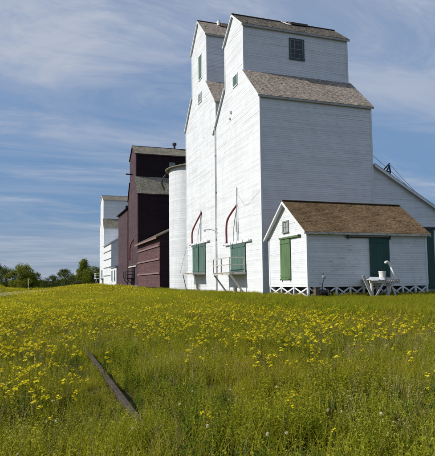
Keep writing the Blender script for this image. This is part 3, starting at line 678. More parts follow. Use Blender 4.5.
CA = thing('crop_annex', (18.3, 79.5, .8), 'long low maroon annex with ledge boards and lean-to roof beside the round bin', 'annex')
wl = MB().prism([(16.3, 71.3, .6), (16.3, 71.3, 8.3), (20.8, 71.3, 10.3), (20.8, 71.3, .6)], (0, 16.9, 0)).build('wall', M['maroon_shaded'], CA)
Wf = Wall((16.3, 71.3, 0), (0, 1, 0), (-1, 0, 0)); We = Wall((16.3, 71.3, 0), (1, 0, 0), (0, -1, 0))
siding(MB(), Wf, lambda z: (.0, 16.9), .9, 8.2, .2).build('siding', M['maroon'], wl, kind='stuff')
siding(MB(), We, lambda z: (.02, 4.5), .9, 8.2, .2).build('siding', M['maroon_shaded'], wl, kind='stuff')
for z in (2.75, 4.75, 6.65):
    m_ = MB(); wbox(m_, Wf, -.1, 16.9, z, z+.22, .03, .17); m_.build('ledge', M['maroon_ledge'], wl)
    m_ = MB(); wbox(m_, We, .0, 4.5, z, z+.22, .03, .12); m_.build('ledge', M['maroon_shaded'], wl)
roof_plane(CA, (15.75, 70.9, 8.05), (15.75, 88.25, 8.05), (20.8, 88.25, 10.5), (20.8, 70.9, 10.5), M['roof_c'], .16, under=M['maroon_ledge'])
MB().box(15.70, 15.745, 70.9, 88.2, 7.72, 8.0).build('fascia', M['maroon_ledge'], CA)

TA = thing('tall_annex', (19, 105, .9), 'tall narrow maroon annex with stub chimney behind the maroon elevator', 'annex')
wl = MB().box(16.3, 22, 98.9, 110.9, .7, 15.7).build('wall', M['maroon_shaded'], TA)
Wf = Wall((16.3, 98.9, 0), (0, 1, 0), (-1, 0, 0)); siding(MB(), Wf, lambda z: (.0, 12), 1.0, 15.7, .2).build('siding', M['maroon_tower'], wl, kind='stuff')
m_ = MB().prism([(15.9, 98.6, 15.72), (22.3, 98.6, 16.9), (22.3, 98.6, 17.05), (15.9, 98.6, 15.9)], (0, 12.7, 0)); m_.build('roof', M['maroon_shaded'], TA)
MB().box(17.2, 18.0, 106.5, 107.6, 15.9, 17.6).build('chimney', M['dark_steel'], TA)

# ------------------------------------------------------------------ far white elevator, annex and office
F_, Fw, Fc, WgF, WsF, WcF, Fr = elevator('grain_elevator', 'farthest white grain elevator at the left end of the row, grey roofs',
    Cx, 136.2, 9.6, 14.5, 1.4, 1.0, 16.3, 18.6, 23.7, 25.3, M['white'], M['white2'], M['trim'], M['roof_c'], M['roof_c'], .2)
plank_door(Fw, WgF, 3.2, 6.0, 2.4, 5.0, M['frame_grey'], .05, .1, 6)
FA = thing('annex', (19, 129, 1), 'white annex with ledge lines in front of the farthest elevator', 'annex')
wl = MB().prism([(16.25, 121.8, .9), (16.25, 121.8, 11.0), (22, 121.8, 14.2), (22, 121.8, .9)], (0, 14.3, 0)).build('wall', M['white2'], FA)
Wf = Wall((16.25, 121.8, 0), (0, 1, 0), (-1, 0, 0)); siding(MB(), Wf, lambda z: (.0, 14.3), 1.1, 10.9, .2).build('siding', M['white'], wl, kind='stuff')
We = Wall((16.25, 121.8, 0), (1, 0, 0), (0, -1, 0)); siding(MB(), We, lambda z: (.02, 5.7), 1.1, 10.9, .2).build('siding', M['white2'], wl, kind='stuff')
for z in (3.3, 5.3, 7.3, 9.2):
    m_ = MB(); wbox(m_, Wf, 0, 14.3, z, z+.16, .03, .14); m_.build('ledge', M['frame_grey'], wl)
roof_plane(FA, (15.9, 121.5, 10.95), (15.9, 136.1, 10.95), (22, 136.1, 14.35), (22, 121.5, 14.35), M['white2'], .14, .4, .3, .6)
OF = thing('office', (18, 116, 1), 'little white office with two tall grey windows between the far annex and the maroon annex', 'office')
wl = MB().prism([(16.0, 111.6, .9), (16.0, 111.6, 4.9), (20.5, 111.6, 5.9), (20.5, 111.6, .9)], (0, 9.2, 0)).build('wall', M['white'], OF)
Wf = Wall((16.0, 111.6, 0), (0, 1, 0), (-1, 0, 0)); siding(MB(), Wf, lambda z: (.0, 9.2), 1.1, 4.8, .18).build('siding', M['white'], wl, kind='stuff')
for u in (1.6, 5.8): window(wl, Wf, u, u+1.5, 2.0, 4.3, M['trim'], 1, 2, .1)
MB().prism([(15.7, 111.3, 4.95), (20.8, 111.3, 6.1), (20.8, 111.3, 6.25), (15.7, 111.3, 5.1)], (0, 9.8, 0)).build('roof', M['roof_c'], OF)
platform('white railed platform standing out from the farthest white elevator', 14.3, Cx, 137.2, 140.8, 2.9, 1.0, M['white'], 'leg')

# ------------------------------------------------------------------ rail and sleepers
RX = 1.0
rl = thing('rail', (RX, 8.3, 0), 'rusty steel rail lying in the weeds in the foreground', 'rail')
prof = [(-.065, 0), (.065, 0), (.065, .012), (.012, .03), (.010, .105), (.036, .118), (.036, .148), (.028, .156), (-.028, .156), (-.036, .148), (-.036, .118), (-.010, .105), (-.012, .03), (-.065, .012)]
def rz(y): return float(gh(RX, y))+.035
m_ = MB(); ys = np.linspace(4.72, 12.4, 24)
for y in ys:
    for (a, b_) in prof: m_.v.append((RX+a, y, -.04+b_))
n = len(prof)
for i in range(len(ys)-1):
    for j in range(n): m_.f.append((i*n+j, i*n+(j+1) % n, (i+1)*n+(j+1) % n, (i+1)*n+j))
m_.f.append(tuple(range(n))); m_.f.append(tuple((len(ys)-1)*n+j for j in range(n)))
m_.build('rail_bar', M['rust'], rl)
for y in (9.2,):
    m_ = MB(); m_.box(RX-.055, RX-.012, y-.32, y+.32, .0, .06)
    fp = m_.build('joint_plate', M['rust'], rl)
    for k in (-.22, -.08, .08, .22): MB().tube([(RX-.055, y+k, .03), (RX-.078, y+k, .03)], .018, 6).build('bolt', M['rust'], fp)
for y in (8.5,):
    m_ = MB(); m_.box(RX-.34, RX+2.0, y-.11, y+.11, -.12, .0+random.uniform(-.01, .0))
    tag(m_.build('sleeper', M['sleeper'], origin=Vector((RX, y, 0))), 'old weathered sleeper end poking out beside the rusty rail', 'sleeper')

# ------------------------------------------------------------------ vegetation: prototypes
def np_mesh(name, V, F, mat, mats=None, mi=None):
    me = bpy.data.meshes.new(name); me.from_pydata(V.tolist() if hasattr(V, 'tolist') else V, [], F)
    for m_ in ([mat] if mats is None else mats): me.materials.append(m_)
    if mi is not None: me.polygons.foreach_set('material_index', mi)
    me.update(); return me
def tuft(name, n, spread, h0, h1, w0, lean, mat, r, segs=3):
    V = []; F = []
    for _ in range(n):
        a = r.uniform(0, 2*math.pi); rad = spread*math.sqrt(r.random()); bx_, by_ = rad*math.cos(a), rad*math.sin(a)
        h = r.uniform(h0, h1); d = r.uniform(0, 2*math.pi); l = h*lean*r.uniform(.3, 1.3); w = w0*r.uniform(.6, 1.3); f = r.uniform(0, 2*math.pi)
        k = len(V)
        for i in range(segs+1):
            t_ = i/segs; cx_ = bx_+l*t_*t_*math.cos(d); cy_ = by_+l*t_*t_*math.sin(d); z_ = h*(t_-.18*lean*t_*t_)
            ww = w*(1-t_**1.7)
            if i < segs: V += [(cx_-math.cos(f)*ww/2, cy_-math.sin(f)*ww/2, z_-.02), (cx_+math.cos(f)*ww/2, cy_+math.sin(f)*ww/2, z_-.02)]
            else: V.append((cx_, cy_, z_-.02))
        for i in range(segs-1): F.append((k+2*i, k+2*i+1, k+2*i+3, k+2*i+2))
        F.append((k+2*segs-2, k+2*segs-1, k+2*segs))
    return np_mesh(name, V, F, mat)
def leaf(V, F, p, d, l, w, droop=.3, side=None):
    """one pointed leaf folded along its middle"""
    d = Vector(d).normalized(); s = side or d.cross(Vector((0, 0, 1)))
    if s.length < .01: s = Vector((1, 0, 0))
    s.normalize(); u = s.cross(d).normalized(); p = Vector(p); k = len(V)
    m1 = p+d*l*.45+u*l*.04; e = p+d*l-Vector((0, 0, 1))*l*droop
    V += [tuple(p), tuple(m1+s*w/2+u*w*.18), tuple(e), tuple(m1-s*w/2+u*w*.18), tuple(m1)]
    F += [(k, k+4, k+1), (k+4, k+2, k+1), (k, k+3, k+4), (k+4, k+3, k+2)]
def stem_strip(V, F, p, q, w):
    p = Vector(p); q = Vector(q); k = len(V)
    for e, ww in ((p, w), (q, w*.6)):
        for j in range(3): th = 2*math.pi*j/3; V.append((e.x+ww*math.cos(th)/2, e.y+ww*math.sin(th)/2, e.z))
    for j in range(3): F.append((k+j, k+(j+1) % 3, k+3+(j+1) % 3, k+3+j))
def weed(name, n, spread, h0, h1, ll, lw, mat, r, per=11):
    V = []; F = []
    for _ in range(n):
        a = r.uniform(0, 6.283); rad = spread*math.sqrt(r.random()); p = Vector((rad*math.cos(a), rad*math.sin(a), -.02)); h = r.uniform(h0, h1)
        q = p+Vector((r.gauss(0, .12)*h, r.gauss(0, .12)*h, h)); stem_strip(V, F, p, q, .004)
        ph = r.uniform(0, 6.28)
        for i in range(per):
            t_ = .12+.88*(i+.5)/per; pt = p.lerp(q, t_); ph += 2.4+r.uniform(-.4, .4); el = r.uniform(.05, .9)
            s = (1.1-.55*t_)*r.uniform(.7, 1.25)
            leaf(V, F, pt, (math.cos(ph)*math.cos(el), math.sin(ph)*math.cos(el), math.sin(el)), ll*s, lw*s, r.uniform(0, .45))
    return np_mesh(name, V, F, mat)
def drystem(name, n, spread, h0, h1, mat, r, hw=.010):
    V = []; F = []
    for _ in range(n):
        a = r.uniform(0, 6.283); rad = spread*math.sqrt(r.random()); p = Vector((rad*math.cos(a), rad*math.sin(a), -.02)); h = r.uniform(h0, h1)
        q = p+Vector((r.gauss(0, .14)*h, r.gauss(0, .14)*h, h)); stem_strip(V, F, p, q, .0026)
        dd = (q-p).normalized()
        for i in range(7):
            t_ = .76+.26*i/7; ph = r.uniform(0, 6.28)
            leaf(V, F, p+(q-p)*t_, (math.cos(ph)*.5+dd.x, math.sin(ph)*.5+dd.y, dd.z), .030, hw, 0)
    return np_mesh(name, V, F, mat)
def disc(V, F, c, r_, nrm, n=6, cup=.25):
    nrm = Vector(nrm).normalized(); a = nrm.orthogonal().normalized(); b_ = nrm.cross(a); k = len(V); V.append(tuple(Vector(c)-nrm*r_*cup))
    for j in range(n):
        th = 2*math.pi*j/n; rr = r_*(1 if j % 2 == 0 else .82); V.append(tuple(Vector(c)+(a*math.cos(th)+b_*math.sin(th))*rr))
    for j in range(n): F.append((k, k+1+j, k+1+(j+1) % n))
def flower(name, r, h, nst, nfl, fr, cl):
    """yellow composite: branching stems with leaves (one mesh) and a flat cluster of heads on each stem"""
    V = []; F = []; out_ = []
    for s in range(nst):
        V2 = []; F2 = []
        a = r.uniform(0, 6.283); p = Vector((.02*math.cos(a), .02*math.sin(a), -.02)); hh = h*r.uniform(.8, 1.08)
        q = p+Vector((math.cos(a)*.2*hh*r.uniform(.4, 1.3), math.sin(a)*.2*hh*r.uniform(.4, 1.3), hh)); m1 = p.lerp(q, .78)
        stem_strip(V, F, p, m1, .005)
        for i in range(9):
            ph = r.uniform(0, 6.28); leaf(V, F, p.lerp(m1, .1+.1*i), (math.cos(ph), math.sin(ph), r.uniform(.1, .8)), r.uniform(.03, .06), .012, .3)
        for i in range(nfl):
            ph = 2.4*i+r.uniform(-.3, .3); rad = cl*math.sqrt((i+.3)/nfl); c_ = q+Vector((math.cos(ph)*rad, math.sin(ph)*rad, r.gauss(0, .010)-.5*rad))
            if i % 3 == 0: stem_strip(V, F, m1, c_-Vector((0, 0, .004)), .002)
            disc(V2, F2, c_, fr*r.uniform(.75, 1.2), (math.cos(ph)*rad*8+r.gauss(0, .2), math.sin(ph)*rad*8+r.gauss(0, .2), 1), 8)
        out_.append((V2, F2))
    return V, F, out_
def puff(r, h):
    V = []; F = []; V2 = []; F2 = []; q = Vector((r.gauss(0, .03), r.gauss(0, .03), h)); stem_strip(V, F, (0, 0, -.02), q, .004)
    for i in range(46):
        z_ = 1-2*(i+.5)/46; ph = 2.39996*i; s = math.sqrt(1-z_*z_); d = Vector((s*math.cos(ph), s*math.sin(ph), z_)); rr = .021
        leaf(V2, F2, q+d*.004, d, rr, .007, 0, d.orthogonal())
    return V, F, V2, F2

# ------------------------------------------------------------------ vegetation: scatter
def in_view(x, y, mar=.10):
    """keep what the photograph's field of view (and a step to either side of it) can see"""
    a = np.arctan2(x, y); return (a > -.165-mar-1.2/np.maximum(2, np.hypot(x, y))) & (a < .785+mar+1.2/np.maximum(2, np.hypot(x, y)))
def blocked(x, y):
    b_ = (x > X0-.1) & (x < 38) & (y > YA-.1) & (y < 160)
    b_ |= (x > SX-.03) & (x < SX+SD+.1) & (y > SY+.0) & (y < SY+SW)
    b_ |= (x > 19.3) & (x < 22) & (y > 27.4) & (y < 29.1)
    b_ |= (x > 15.95) & (y > 46)
    b_ |= (x > 27.6) & (y > YA-.1)
    return b_
def trail(x, y):
    return (np.abs(x-(-6.3+(y-70)*.125)) < 2.15) & (y > 58) & (y < 146)
def ring(d0, d1, dens):
    """random points between two distances, dens per square metre"""
    n_ = int(dens*.5*(d1*d1-d0*d0)*1.75); d = np.sqrt(rng.uniform(d0*d0, d1*d1, n_)); a = rng.uniform(-.5, 1.25, n_)
    x = d*np.sin(a); y = d*np.cos(a); k = in_view(x, y) & ~blocked(x, y); return x[k], y[k]
def mown(x, y): return x > 8.9+.055*y+.9*(vnoise(x*.5, y*.5)-.5)
PROTO = bpy.data.collections.new('plant_prototypes')
def scatter(name, label, meshes, x, y, scale, idx=None, sink=0, kind='stuff', tilt=.16):
    n_ = len(x); z = gh(x, y)-sink
    me = bpy.data.meshes.new(name); me.from_pydata(np.stack([x, y, z], 1).tolist(), [], [])
    def attr(nm, typ, arr, key):
        a_ = me.attributes.new(nm, typ, 'POINT'); a_.data.foreach_set(key, np.asarray(arr).ravel())
    attr('rot', 'FLOAT_VECTOR', np.stack([rng.normal(0, tilt, n_), rng.normal(0, tilt, n_), rng.uniform(0, 6.283, n_)], 1), 'vector')
    attr('sc', 'FLOAT', scale, 'value'); attr('kindno', 'INT', (rng.integers(0, len(meshes), n_) if idx is None else idx).astype(np.int32), 'value')
    o = bpy.data.objects.new(name, me); C.objects.link(o); o['kind'] = kind; o['label'] = label; o['category'] = 'plants'
    gn = bpy.data.node_groups.new(name, 'GeometryNodeTree')
    gn.interface.new_socket('Geometry', in_out='INPUT', socket_type='NodeSocketGeometry'); gn.interface.new_socket('Geometry', in_out='OUTPUT', socket_type='NodeSocketGeometry')
    gi = gn.nodes.new('NodeGroupInput'); go = gn.nodes.new('NodeGroupOutput'); jn = gn.nodes.new('GeometryNodeJoinGeometry')
    def named(nm, typ): q = gn.nodes.new('GeometryNodeInputNamedAttribute'); q.data_type = typ; q.inputs['Name'].default_value = nm; return q.outputs['Attribute']
    ro, sc_, kn = named('rot', 'FLOAT_VECTOR'), named('sc', 'FLOAT'), named('kindno', 'INT')
    er = gn.nodes.new('FunctionNodeEulerToRotation'); gn.links.new(ro, er.inputs[0])
    for i, pm in enumerate(meshes):
        po = bpy.data.objects.new(pm.name, pm); PROTO.objects.link(po)
        cmp = gn.nodes.new('FunctionNodeCompare'); cmp.data_type = 'INT'; cmp.operation = 'EQUAL'
        ins = [s for s in cmp.inputs if s.enabled and s.type == 'INT']; gn.links.new(kn, ins[0]); ins[1].default_value = i
        oi = gn.nodes.new('GeometryNodeObjectInfo'); oi.inputs['Object'].default_value = po; oi.inputs['As Instance'].default_value = True
        ip = gn.nodes.new('GeometryNodeInstanceOnPoints')
        gn.links.new(gi.outputs[0], ip.inputs['Points']); gn.links.new(cmp.outputs[0], ip.inputs['Selection']); gn.links.new(oi.outputs['Geometry'], ip.inputs['Instance'])
        gn.links.new(er.outputs[0], ip.inputs['Rotation']); gn.links.new(sc_, ip.inputs['Scale'])
        gn.links.new(ip.outputs[0], jn.inputs[0])
    gn.links.new(jn.outputs[0], go.inputs[0])
    md = o.modifiers.new('scatter', 'NODES'); md.node_group = gn
    return o
r = random.Random(11)
near_g = [tuft('grass_tuft', 44, .15, .12, .34, .0065, .6, M['grass'], r) for _ in range(4)]
tall_g = [tuft('tall_grass_tuft', 16, .11, .32, .55, .005, .4, M['grass'], r, 4) for _ in range(3)]
near_w = [weed('leafy_weed', 9, .14, .14, .38, .046, .026, M['weed'], r, 10) for _ in range(5)]
big_w = [weed('broad_weed', 3, .07, .15, .32, .075, .034, M['weed_dark'], r, 10) for _ in range(3)]
dry_s = [drystem('dry_stem', 5, .08, .30, .56, M['dry'], r, .008) for _ in range(3)]
mid_g = [tuft('mid_grass_tuft', 46, .3, .16, .42, .013, .5, M['grass'], r) for _ in range(3)]
far_g = [tuft('far_grass_tuft', 60, .9, .16, .40, .05, .5, M['grass'], r, 2) for _ in range(3)]
lawn_g = [tuft('short_grass_tuft', 56, .30, .06, .17, .012, .7, M['lawn'], r) for _ in range(3)]
far_l = [tuft('far_short_grass', 60, .9, .06, .16, .04, .6, M['lawn'], r, 2) for _ in range(2)]
mid_w = [weed('mid_leafy_weed', 12, .3, .16, .36, .07, .04, M['weed'], r, 8) for _ in range(4)]

def buds(r):
    V = []; F = []
    for _ in range(6):
        a = r.uniform(0, 6.283); rad = .13*math.sqrt(r.random()); p = Vector((rad*math.cos(a), rad*math.sin(a), -.02)); q = p+Vector((r.gauss(0, .05), r.gauss(0, .05), r.uniform(.26, .42)))
        stem_strip(V, F, p, q, .003)
        for k in range(4):
            c_ = q+Vector((r.gauss(0, .014), r.gauss(0, .014), r.gauss(0, .012))); disc(V, F, c_, r.uniform(.005, .009), (r.gauss(0, .6), r.gauss(0, .6), 1), 6, .6)
    return np_mesh('bud_plant', V, F, M['bud'])
bud_p = [buds(r) for _ in range(3)]
def railgap(x, y, lo=-.17, hi=.45): return (x > RX+lo) & (x < RX+hi) & (y > 5.2) & (y < 10.4)
def near_sel(d0, d1, dens, keep=None):
    x, y = ring(d0, d1, dens); k = ~railgap(x, y) & ~mown(x, y)
    if keep is not None: k &= keep(x, y)
    return x[k], y[k]
def near_rail(x, y):                                             # plants get lower toward the rail
    return 1-.45*np.exp(-((x-RX+.25)/.5)**2)*(y < 10.6)*(y > 5.15)
x, y = near_sel(2.6, 13, 17); hs = .55+.8*vnoise(x*.9+5, y*.9)
scatter('meadow_grass', 'tufts of olive green meadow grass in the foreground', near_g, x, y, hs*rng.uniform(.75, 1.2, len(x))*near_rail(x, y))
x, y = near_sel(2.6, 13, 15, lambda x, y: vnoise(x*.6+20, y*.6+3) > .42)
scatter('tall_grass', 'thin taller grass blades in the foreground meadow', tall_g, x, y, rng.uniform(.7, 1.1, len(x))*near_rail(x, y))
x, y = near_sel(2.6, 13, 42, lambda x, y: vnoise(x*1.3+40, y*1.3+13) > .24)
scatter('leafy_weeds', 'small leafy yellow green weeds filling the foreground', near_w, x, y, rng.uniform(.7, 1.2, len(x))*(.55+.85*vnoise(x*1.0+50, y*1.0))*near_rail(x, y))
x, y = ring(2.6, 12, 30); k = ~mown(x, y) & ~((np.abs(x-RX) < .13) & (y > 5) & (y < 12.5)) & (lambda x, y: (vnoise(x*.8+4, y*.8+33) > .66) | ((np.abs(x-1.6-.35*(vnoise(y, x)-.5)) < .5) & (vnoise(x*1.7+2, y*1.7) > .2)))(x, y); x, y = x[k], y[k]
scatter('broad_weeds', 'darker broad leaved weeds beside the rail', big_w, x, y, rng.uniform(.7, 1.2, len(x))*near_rail(x, y))
x, y = near_sel(2.6, 16, 6, lambda x, y: vnoise(x*.5+14, y*.5+31) > .40)
scatter('dry_stems', 'tan dry seed stems standing among the grass', dry_s, x, y, rng.uniform(.7, 1.1, len(x))*near_rail(x, y))
x, y = near_sel(2.6, 12, 8, lambda x, y: vnoise(x*.8+24, y*.8+51) > .35)
scatter('pale_buds', 'small pale buds on thin stems among the weeds', bud_p, x, y, rng.uniform(.6, 1.05, len(x))*near_rail(x, y))
x, y = ring(4, 12, 120); k = railgap(x, y) & ((x < RX-.09) | ((x > RX+.12) & (rng.random(len(x)) < .35))); x, y = x[k], y[k]
x = np.concatenate([x, RX+rng.uniform(-.28, .2, 46)]); y = np.concatenate([y, rng.uniform(4.5, 5.15, 46)])
scatter('low_cover', 'low grass and weeds close to the rail', [near_g[0], near_w[0], near_w[1]], x, y, np.where(y < 5.16, rng.uniform(.6, .95, len(x)), rng.uniform(.35, .75, len(x))))
x, y = near_sel(13, 30, 15); scatter('meadow_grass', 'olive green meadow grass in the middle distance', mid_g+mid_w, x, y, rng.uniform(.75, 1.15, len(x))*(.75+.4*vnoise(x*.4, y*.4)))
x, y = near_sel(30, 55, 6); scatter('meadow_grass', 'olive green meadow grass before the far elevators', mid_g+mid_w, x, y, rng.uniform(1.1, 1.6, len(x)))
x, y = ring(55, 190, .8); k = ~trail(x, y) & ~mown(x, y); x, y = x[k], y[k]
scatter('far_meadow', 'distant meadow grass running to the trees', far_g, x, y, rng.uniform(.8, 1.3, len(x))*(1-.65*np.exp(-((x-(-6.3+(y-70)*.125))/6)**2)*(x < 1+(y-70)*.1)))
x, y = ring(7, 34, 19); k = mown(x, y); x, y = x[k], y[k]
hs = rng.uniform(.75, 1.25, len(x))*(1+1.1*np.exp(-((x-(9.6+.055*y))/1.5)**2)); scatter('short_grass', 'short green grass strip in front of the shed and elevators', lawn_g, x, y, hs)
x, y = ring(34, 70, 8); k = mown(x, y); x, y = x[k], y[k]; scatter('short_grass', 'short green grass strip running along the row of elevators', lawn_g, x, y, rng.uniform(1.0, 1.6, len(x)))
x, y = ring(70, 175, 1.6); k = mown(x, y) & ~trail(x, y); x, y = x[k], y[k]; scatter('short_grass', 'short grass along the far buildings', far_l, x, y, rng.uniform(.8, 1.3, len(x)))

n_ = 260
x = np.concatenate([rng.uniform(15.5, 15.9, n_), rng.uniform(16.1, 25.4, n_), rng.uniform(15.75, 16.05, 90), rng.uniform(15.6, 16.1, 160)])
y = np.concatenate([rng.uniform(35.6, 47, n_), rng.uniform(28.6, 28.93, n_), rng.uniform(29, 34.7, 90), rng.uniform(47, 72, 160)])
scatter('wall_weeds', 'ragged weeds and grass at the foot of the white walls', mid_g+mid_w, x, y, rng.uniform(.4, 1.15, len(x)))
# yellow flowers: the ones that show largest are plants of their own, the rest is a mass
def flower_density(x, y):
    d = np.hypot(x, y); a = np.arctan2(x, y)
    p = vnoise(x*.33+7, y*.33+2)*.6+vnoise(x*1.1+30, y*1.1+8)*.4
    patch = .12+.88*np.clip((p-.34)/.24, 0, 1)
    inner = .12*sst(d, 4.4, 5.3)+.88*sst(d, 6.0, 9.5)                                   # few close to the lens
    left = np.exp(-((x+.75)/.85)**2)*sst(d, 4.7, 5.8)              # the near cluster left of the rail
    clear = 1-np.exp(-((x-1.6)/1.0)**2)*(1-sst(d, 11, 16))       # hardly any round the rail
    edge = 1-sst(x-(8.2+.055*y), -.6, .7)
    return np.clip(patch*inner*clear+1.6*left*(.25+patch)+.02, 0, 1)*edge
def fl_points(d0, d1, dens):
    x, y = ring(d0, d1, dens); k = (rng.random(len(x)) < flower_density(x, y)) & ~railgap(x, y) & ~trail(x, y); return x[k], y[k]
fv = [flower('flower', random.Random(50+i), .42+.05*(i % 3), 1+i % 3, 12, .0135, .028) for i in range(6)]
fmesh = [(np_mesh('stem', a, b_, M['stem']), [np_mesh('flower_cluster', c_, d_, M['yellow']) for c_, d_ in cl_]) for a, b_, cl_ in fv]
def merged(a, b_, cl_, nm):
    V = list(a); F = list(b_); mi = [0]*len(b_)
    for c_, d_ in cl_: F += [tuple(i+len(V) for i in q) for q in d_]; mi += [1]*len(d_); V += c_
    return np_mesh(nm, V, F, None, [M['stem'], M['yellow']], mi)
fl_all = [merged(*q, 'flower_plant') for q in fv]
def far_flower(r, n_, rad, wd, h):
    V = []; F = []
    for _ in range(n_):
        cx_, cy_, hh = r.uniform(-wd, wd), r.uniform(-wd, wd), h*r.uniform(.75, 1.1)
        for _ in range(3): disc(V, F, (cx_+r.gauss(0, rad*.8), cy_+r.gauss(0, rad*.8), hh+r.gauss(0, .015)), rad*r.uniform(.7, 1.2), (r.gauss(0, .35), r.gauss(0, .35), 1), 6)
    return np_mesh('far_flower_heads', V, F, M['yellow'])
far_f = [far_flower(random.Random(80+i), 5, .024, .35, .42) for i in range(3)]
vfar_f = [far_flower(random.Random(85+i), 8, .04, .8, .42) for i in range(3)]
x, y = fl_points(3.8, 22, 15); o_ = np.argsort(np.hypot(x, y)); x, y = x[o_], y[o_]
NI = 300
def plant(name, parts, label, cat, group, px, py, sc):
    e = thing(name, (px, py, float(gh(px, py))), label, cat, group); e.scale = (sc,)*3; e.rotation_euler = (random.gauss(0, .08), random.gauss(0, .08), random.uniform(0, 6.283))
    for me, pn in parts:
        o = bpy.data.objects.new(pn, me); C.objects.link(o); o.parent = e
for i in range(min(NI, len(x))):
    st_, cl_ = fmesh[i % 6]
    plant('yellow_flower', [(st_, 'stem')]+[(c_, 'flower_cluster') for c_ in cl_], 'yellow flowering weed standing in the nearer meadow', 'flower', 'yellow flowers in the nearer meadow', float(x[i]), float(y[i]), random.uniform(.65, 1.15))
x2, y2 = x[NI:], y[NI:]
scatter('yellow_flowers', 'mass of yellow flowers across the middle of the meadow', fl_all, x2, y2, rng.uniform(.75, 1.1, len(x2)))
x, y = fl_points(22, 50, 4.6); scatter('yellow_flowers', 'mass of yellow flowers in the farther meadow', far_f, x, y, rng.uniform(.8, 1.15, len(x)))
x, y = fl_points(50, 150, .5); scatter('yellow_flowers', 'yellow haze of flowers toward the distant trees', vfar_f, x, y, rng.uniform(.9, 1.3, len(x)))
pv = [puff(random.Random(90+i), .34) for i in range(2)]
pmesh = [(np_mesh('stem', a, b_, M['stem']), np_mesh('seed_head', c_, d_, M['puff'])) for a, b_, c_, d_ in pv]
x, y = ring(4.2, 9.5, 2.3); k = ~railgap(x, y) & (rng.random(len(x)) < .75); x, y = x[k][:60], y[k][:60]
for i in range(len(x)):
    plant('white_seed_head', zip(pmesh[i % 2], ('stem', 'seed_head')), 'small white fluffy seed head on a thin stem in the foreground grass', 'seed head', 'white seed heads in the foreground', float(x[i]), float(y[i]), random.uniform(.5, .75))

# ------------------------------------------------------------------ trees beyond the meadow
def tree(name, label, px, depth, h, wd, mat, seed, trunk=.35, shape='round', n=2600, group='trees beyond the meadow'):
    """trunk with limbs; crown of leaf faces gathered in clumps round the limb ends"""
    r = random.Random(seed)
    d = fwd + rt2*((px-207.86)/FPX); d = Vector((d.x, d.y, 0)).normalized(); k = depth
    bxp, byp = d.x*k, d.y*k; zb = float(gh(bxp, byp))-.1
    T = thing(name, (bxp, byp, zb), label, 'tree', group)
    tk = MB(); tk.tube([(bxp, byp, zb), (bxp+.1, byp, zb+h*.3), (bxp+.05, byp+.1, zb+h*.75)], [.035*h*.6, .026*h*.6, .008*h], 8)
    cl = []
    nb = 34; n = int(n*2.3)
    for i in range(nb):
        a = r.uniform(0, 6.283); t_ = r.uniform(.1, 1) if shape != 'tall' else r.uniform(.15, 1)
        lim = wd/2*(math.sqrt(max(.05, 1-(2*t_-.85)**2/1.4)) if shape == 'round' else (1.05-.75*t_))
        rad = lim*math.sqrt(r.random())*.9; c_ = Vector((bxp+math.cos(a)*rad, byp+math.sin(a)*rad, zb+h*(.08+.84*t_)))
        b0 = Vector((bxp, byp, zb+h*min(.7, .15+.5*t_))); tk.tube([b0, b0.lerp(c_, .5)+Vector((0, 0, .03*h)), c_], [.05*h*.2, .03*h*.2, .01*h*.2], 5)
        cl.append((c_, r.uniform(.12, .22)*min(h, wd)))
    tk.build('trunk', M['bark'], T)
    V = []; F = []
    for i in range(n):
        c_, cr = cl[r.randrange(nb)]
        dv = Vector((r.gauss(0, 1), r.gauss(0, 1), r.gauss(0, .8))); dv = dv.normalized()*cr*(r.random()**.45)
        p = c_+dv
        if p.z < zb+.05: p.z = zb+.05+r.random()*.4
        s = r.uniform(.12, .26)*(h/6)**.5; dd = Vector((r.gauss(0, 1), r.gauss(0, 1), r.gauss(0, .6))); leaf(V, F, p, dd, s*1.5, s, .2, Vector((r.gauss(0, 1), r.gauss(0, 1), r.gauss(0, 1))))
    mb = MB(); mb.v = V; mb.f = F
    me = bpy.data.meshes.new('crown'); me.from_pydata([(a-bxp, b_-byp, c_-zb) for a, b_, c_ in V], [], F); me.materials.append(mat)
    o = bpy.data.objects.new('crown', me); C.objects.link(o); o.parent = T
    return T
def dh(ytop, depth): return max(1.5, (283.5-ytop)/FPX*depth+.6)
tl, td = M['tree_leaf'], M['tree_leaf2']
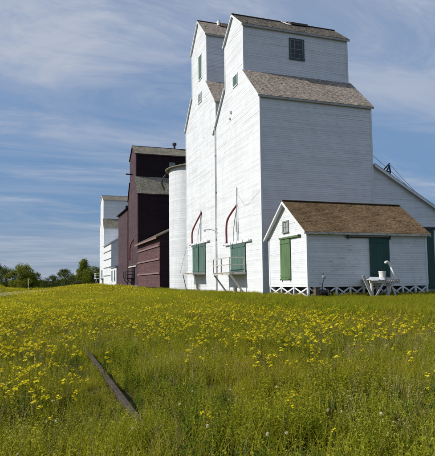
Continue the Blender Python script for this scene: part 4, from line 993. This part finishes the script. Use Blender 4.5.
specs = [(20, 262, 150, 9.6, tl, 'round', 4200, 'broad green bush at the left with a thin post before it'),
         (33, 268, 152, 5.2, tl, 'round', 2400, 'smaller round bush joined to the right of the broad bush'),
         (7, 265, 190, 8, td, 'round', 2400, 'dark tree at the left edge behind the broad bush'),
         (-6, 262, 200, 10, td, 'round', 2600, 'dark tree cut by the left edge of the picture'),
         (45, 277.5, 185, 7, td, 'round', 1600, 'low dark bush just right of the two near bushes'),
         (54, 273, 190, 7, td, 'round', 1700, 'rounded dark bush left of the grey-green dome-shaped tree'),
         (65, 268.5, 210, 8, td, 'round', 2200, 'dome-shaped grey-green tree in the middle of the tree line'),
         (76, 275, 180, 6, td, 'round', 1800, 'dark low bush in front of the dome-shaped tree'),
         (84, 259.5, 170, 6.0, tl, 'tall', 2600, 'slim tall pointed tree rising above the tree line'),
         (92, 265, 165, 6.4, tl, 'round', 2800, 'full green tree close to the farthest white elevator'),
         (99, 268, 185, 7, td, 'round', 1800, 'dark tree half behind the farthest white elevator'),
         (106, 270, 230, 9, td, 'round', 1500, 'tree mostly hidden by the farthest elevator')]
for i, (px, yt, dep, wd, mt, shp, n, lb) in enumerate(specs[:-1]):
    tree('bush' if i in (0, 1, 4, 5, 7) else 'tree', lb, px, dep, dh(yt, dep), wd, mt, 200+i, shape=shp, n=n)
r2 = random.Random(5)
V = []; F = []
for i in range(9000):                                             # low scrub at the foot of the tree line
    px = r2.uniform(-40, 118); dep = r2.uniform(195, 260); d = fwd + rt2*((px-207.86)/FPX); d = Vector((d.x, d.y, 0)).normalized()*dep
    zz = float(gh(d.x, d.y)); hh = 1.2+2.6*float(vnoise(px*.2, 3.3)); s = r2.uniform(.3, .6)
    leaf(V, F, (d.x, d.y, zz+hh*r2.random()**1.2), (r2.gauss(0, 1), r2.gauss(0, 1), r2.gauss(0, .6)), s*1.5, s, .2, Vector((r2.gauss(0, 1), r2.gauss(0, 1), r2.gauss(0, 1))))
me = bpy.data.meshes.new('scrub'); me.from_pydata(V, [], F); me.materials.append(td); o = bpy.data.objects.new('far_scrub', me); C.objects.link(o)
o['kind'] = 'stuff'; o['label'] = 'low dark scrub along the foot of the tree line'; o['category'] = 'scrub'
d = fwd + rt2*((29-207.86)/FPX); d = Vector((d.x, d.y, 0)).normalized()*128; zz = float(gh(d.x, d.y))
pp = thing('marker_post', (d.x, d.y, zz), 'thin white marker post in front of the broad bush at the left', 'post')
MB().tube([(d.x, d.y, zz-.2), (d.x, d.y, zz+2.9)], .055, 8).build('pole', M['trim'], pp)
MB().box(d.x-.12, d.x+.12, d.y-.10, d.y-.07, zz+2.6, zz+2.9).build('plate', M['steel'], pp)
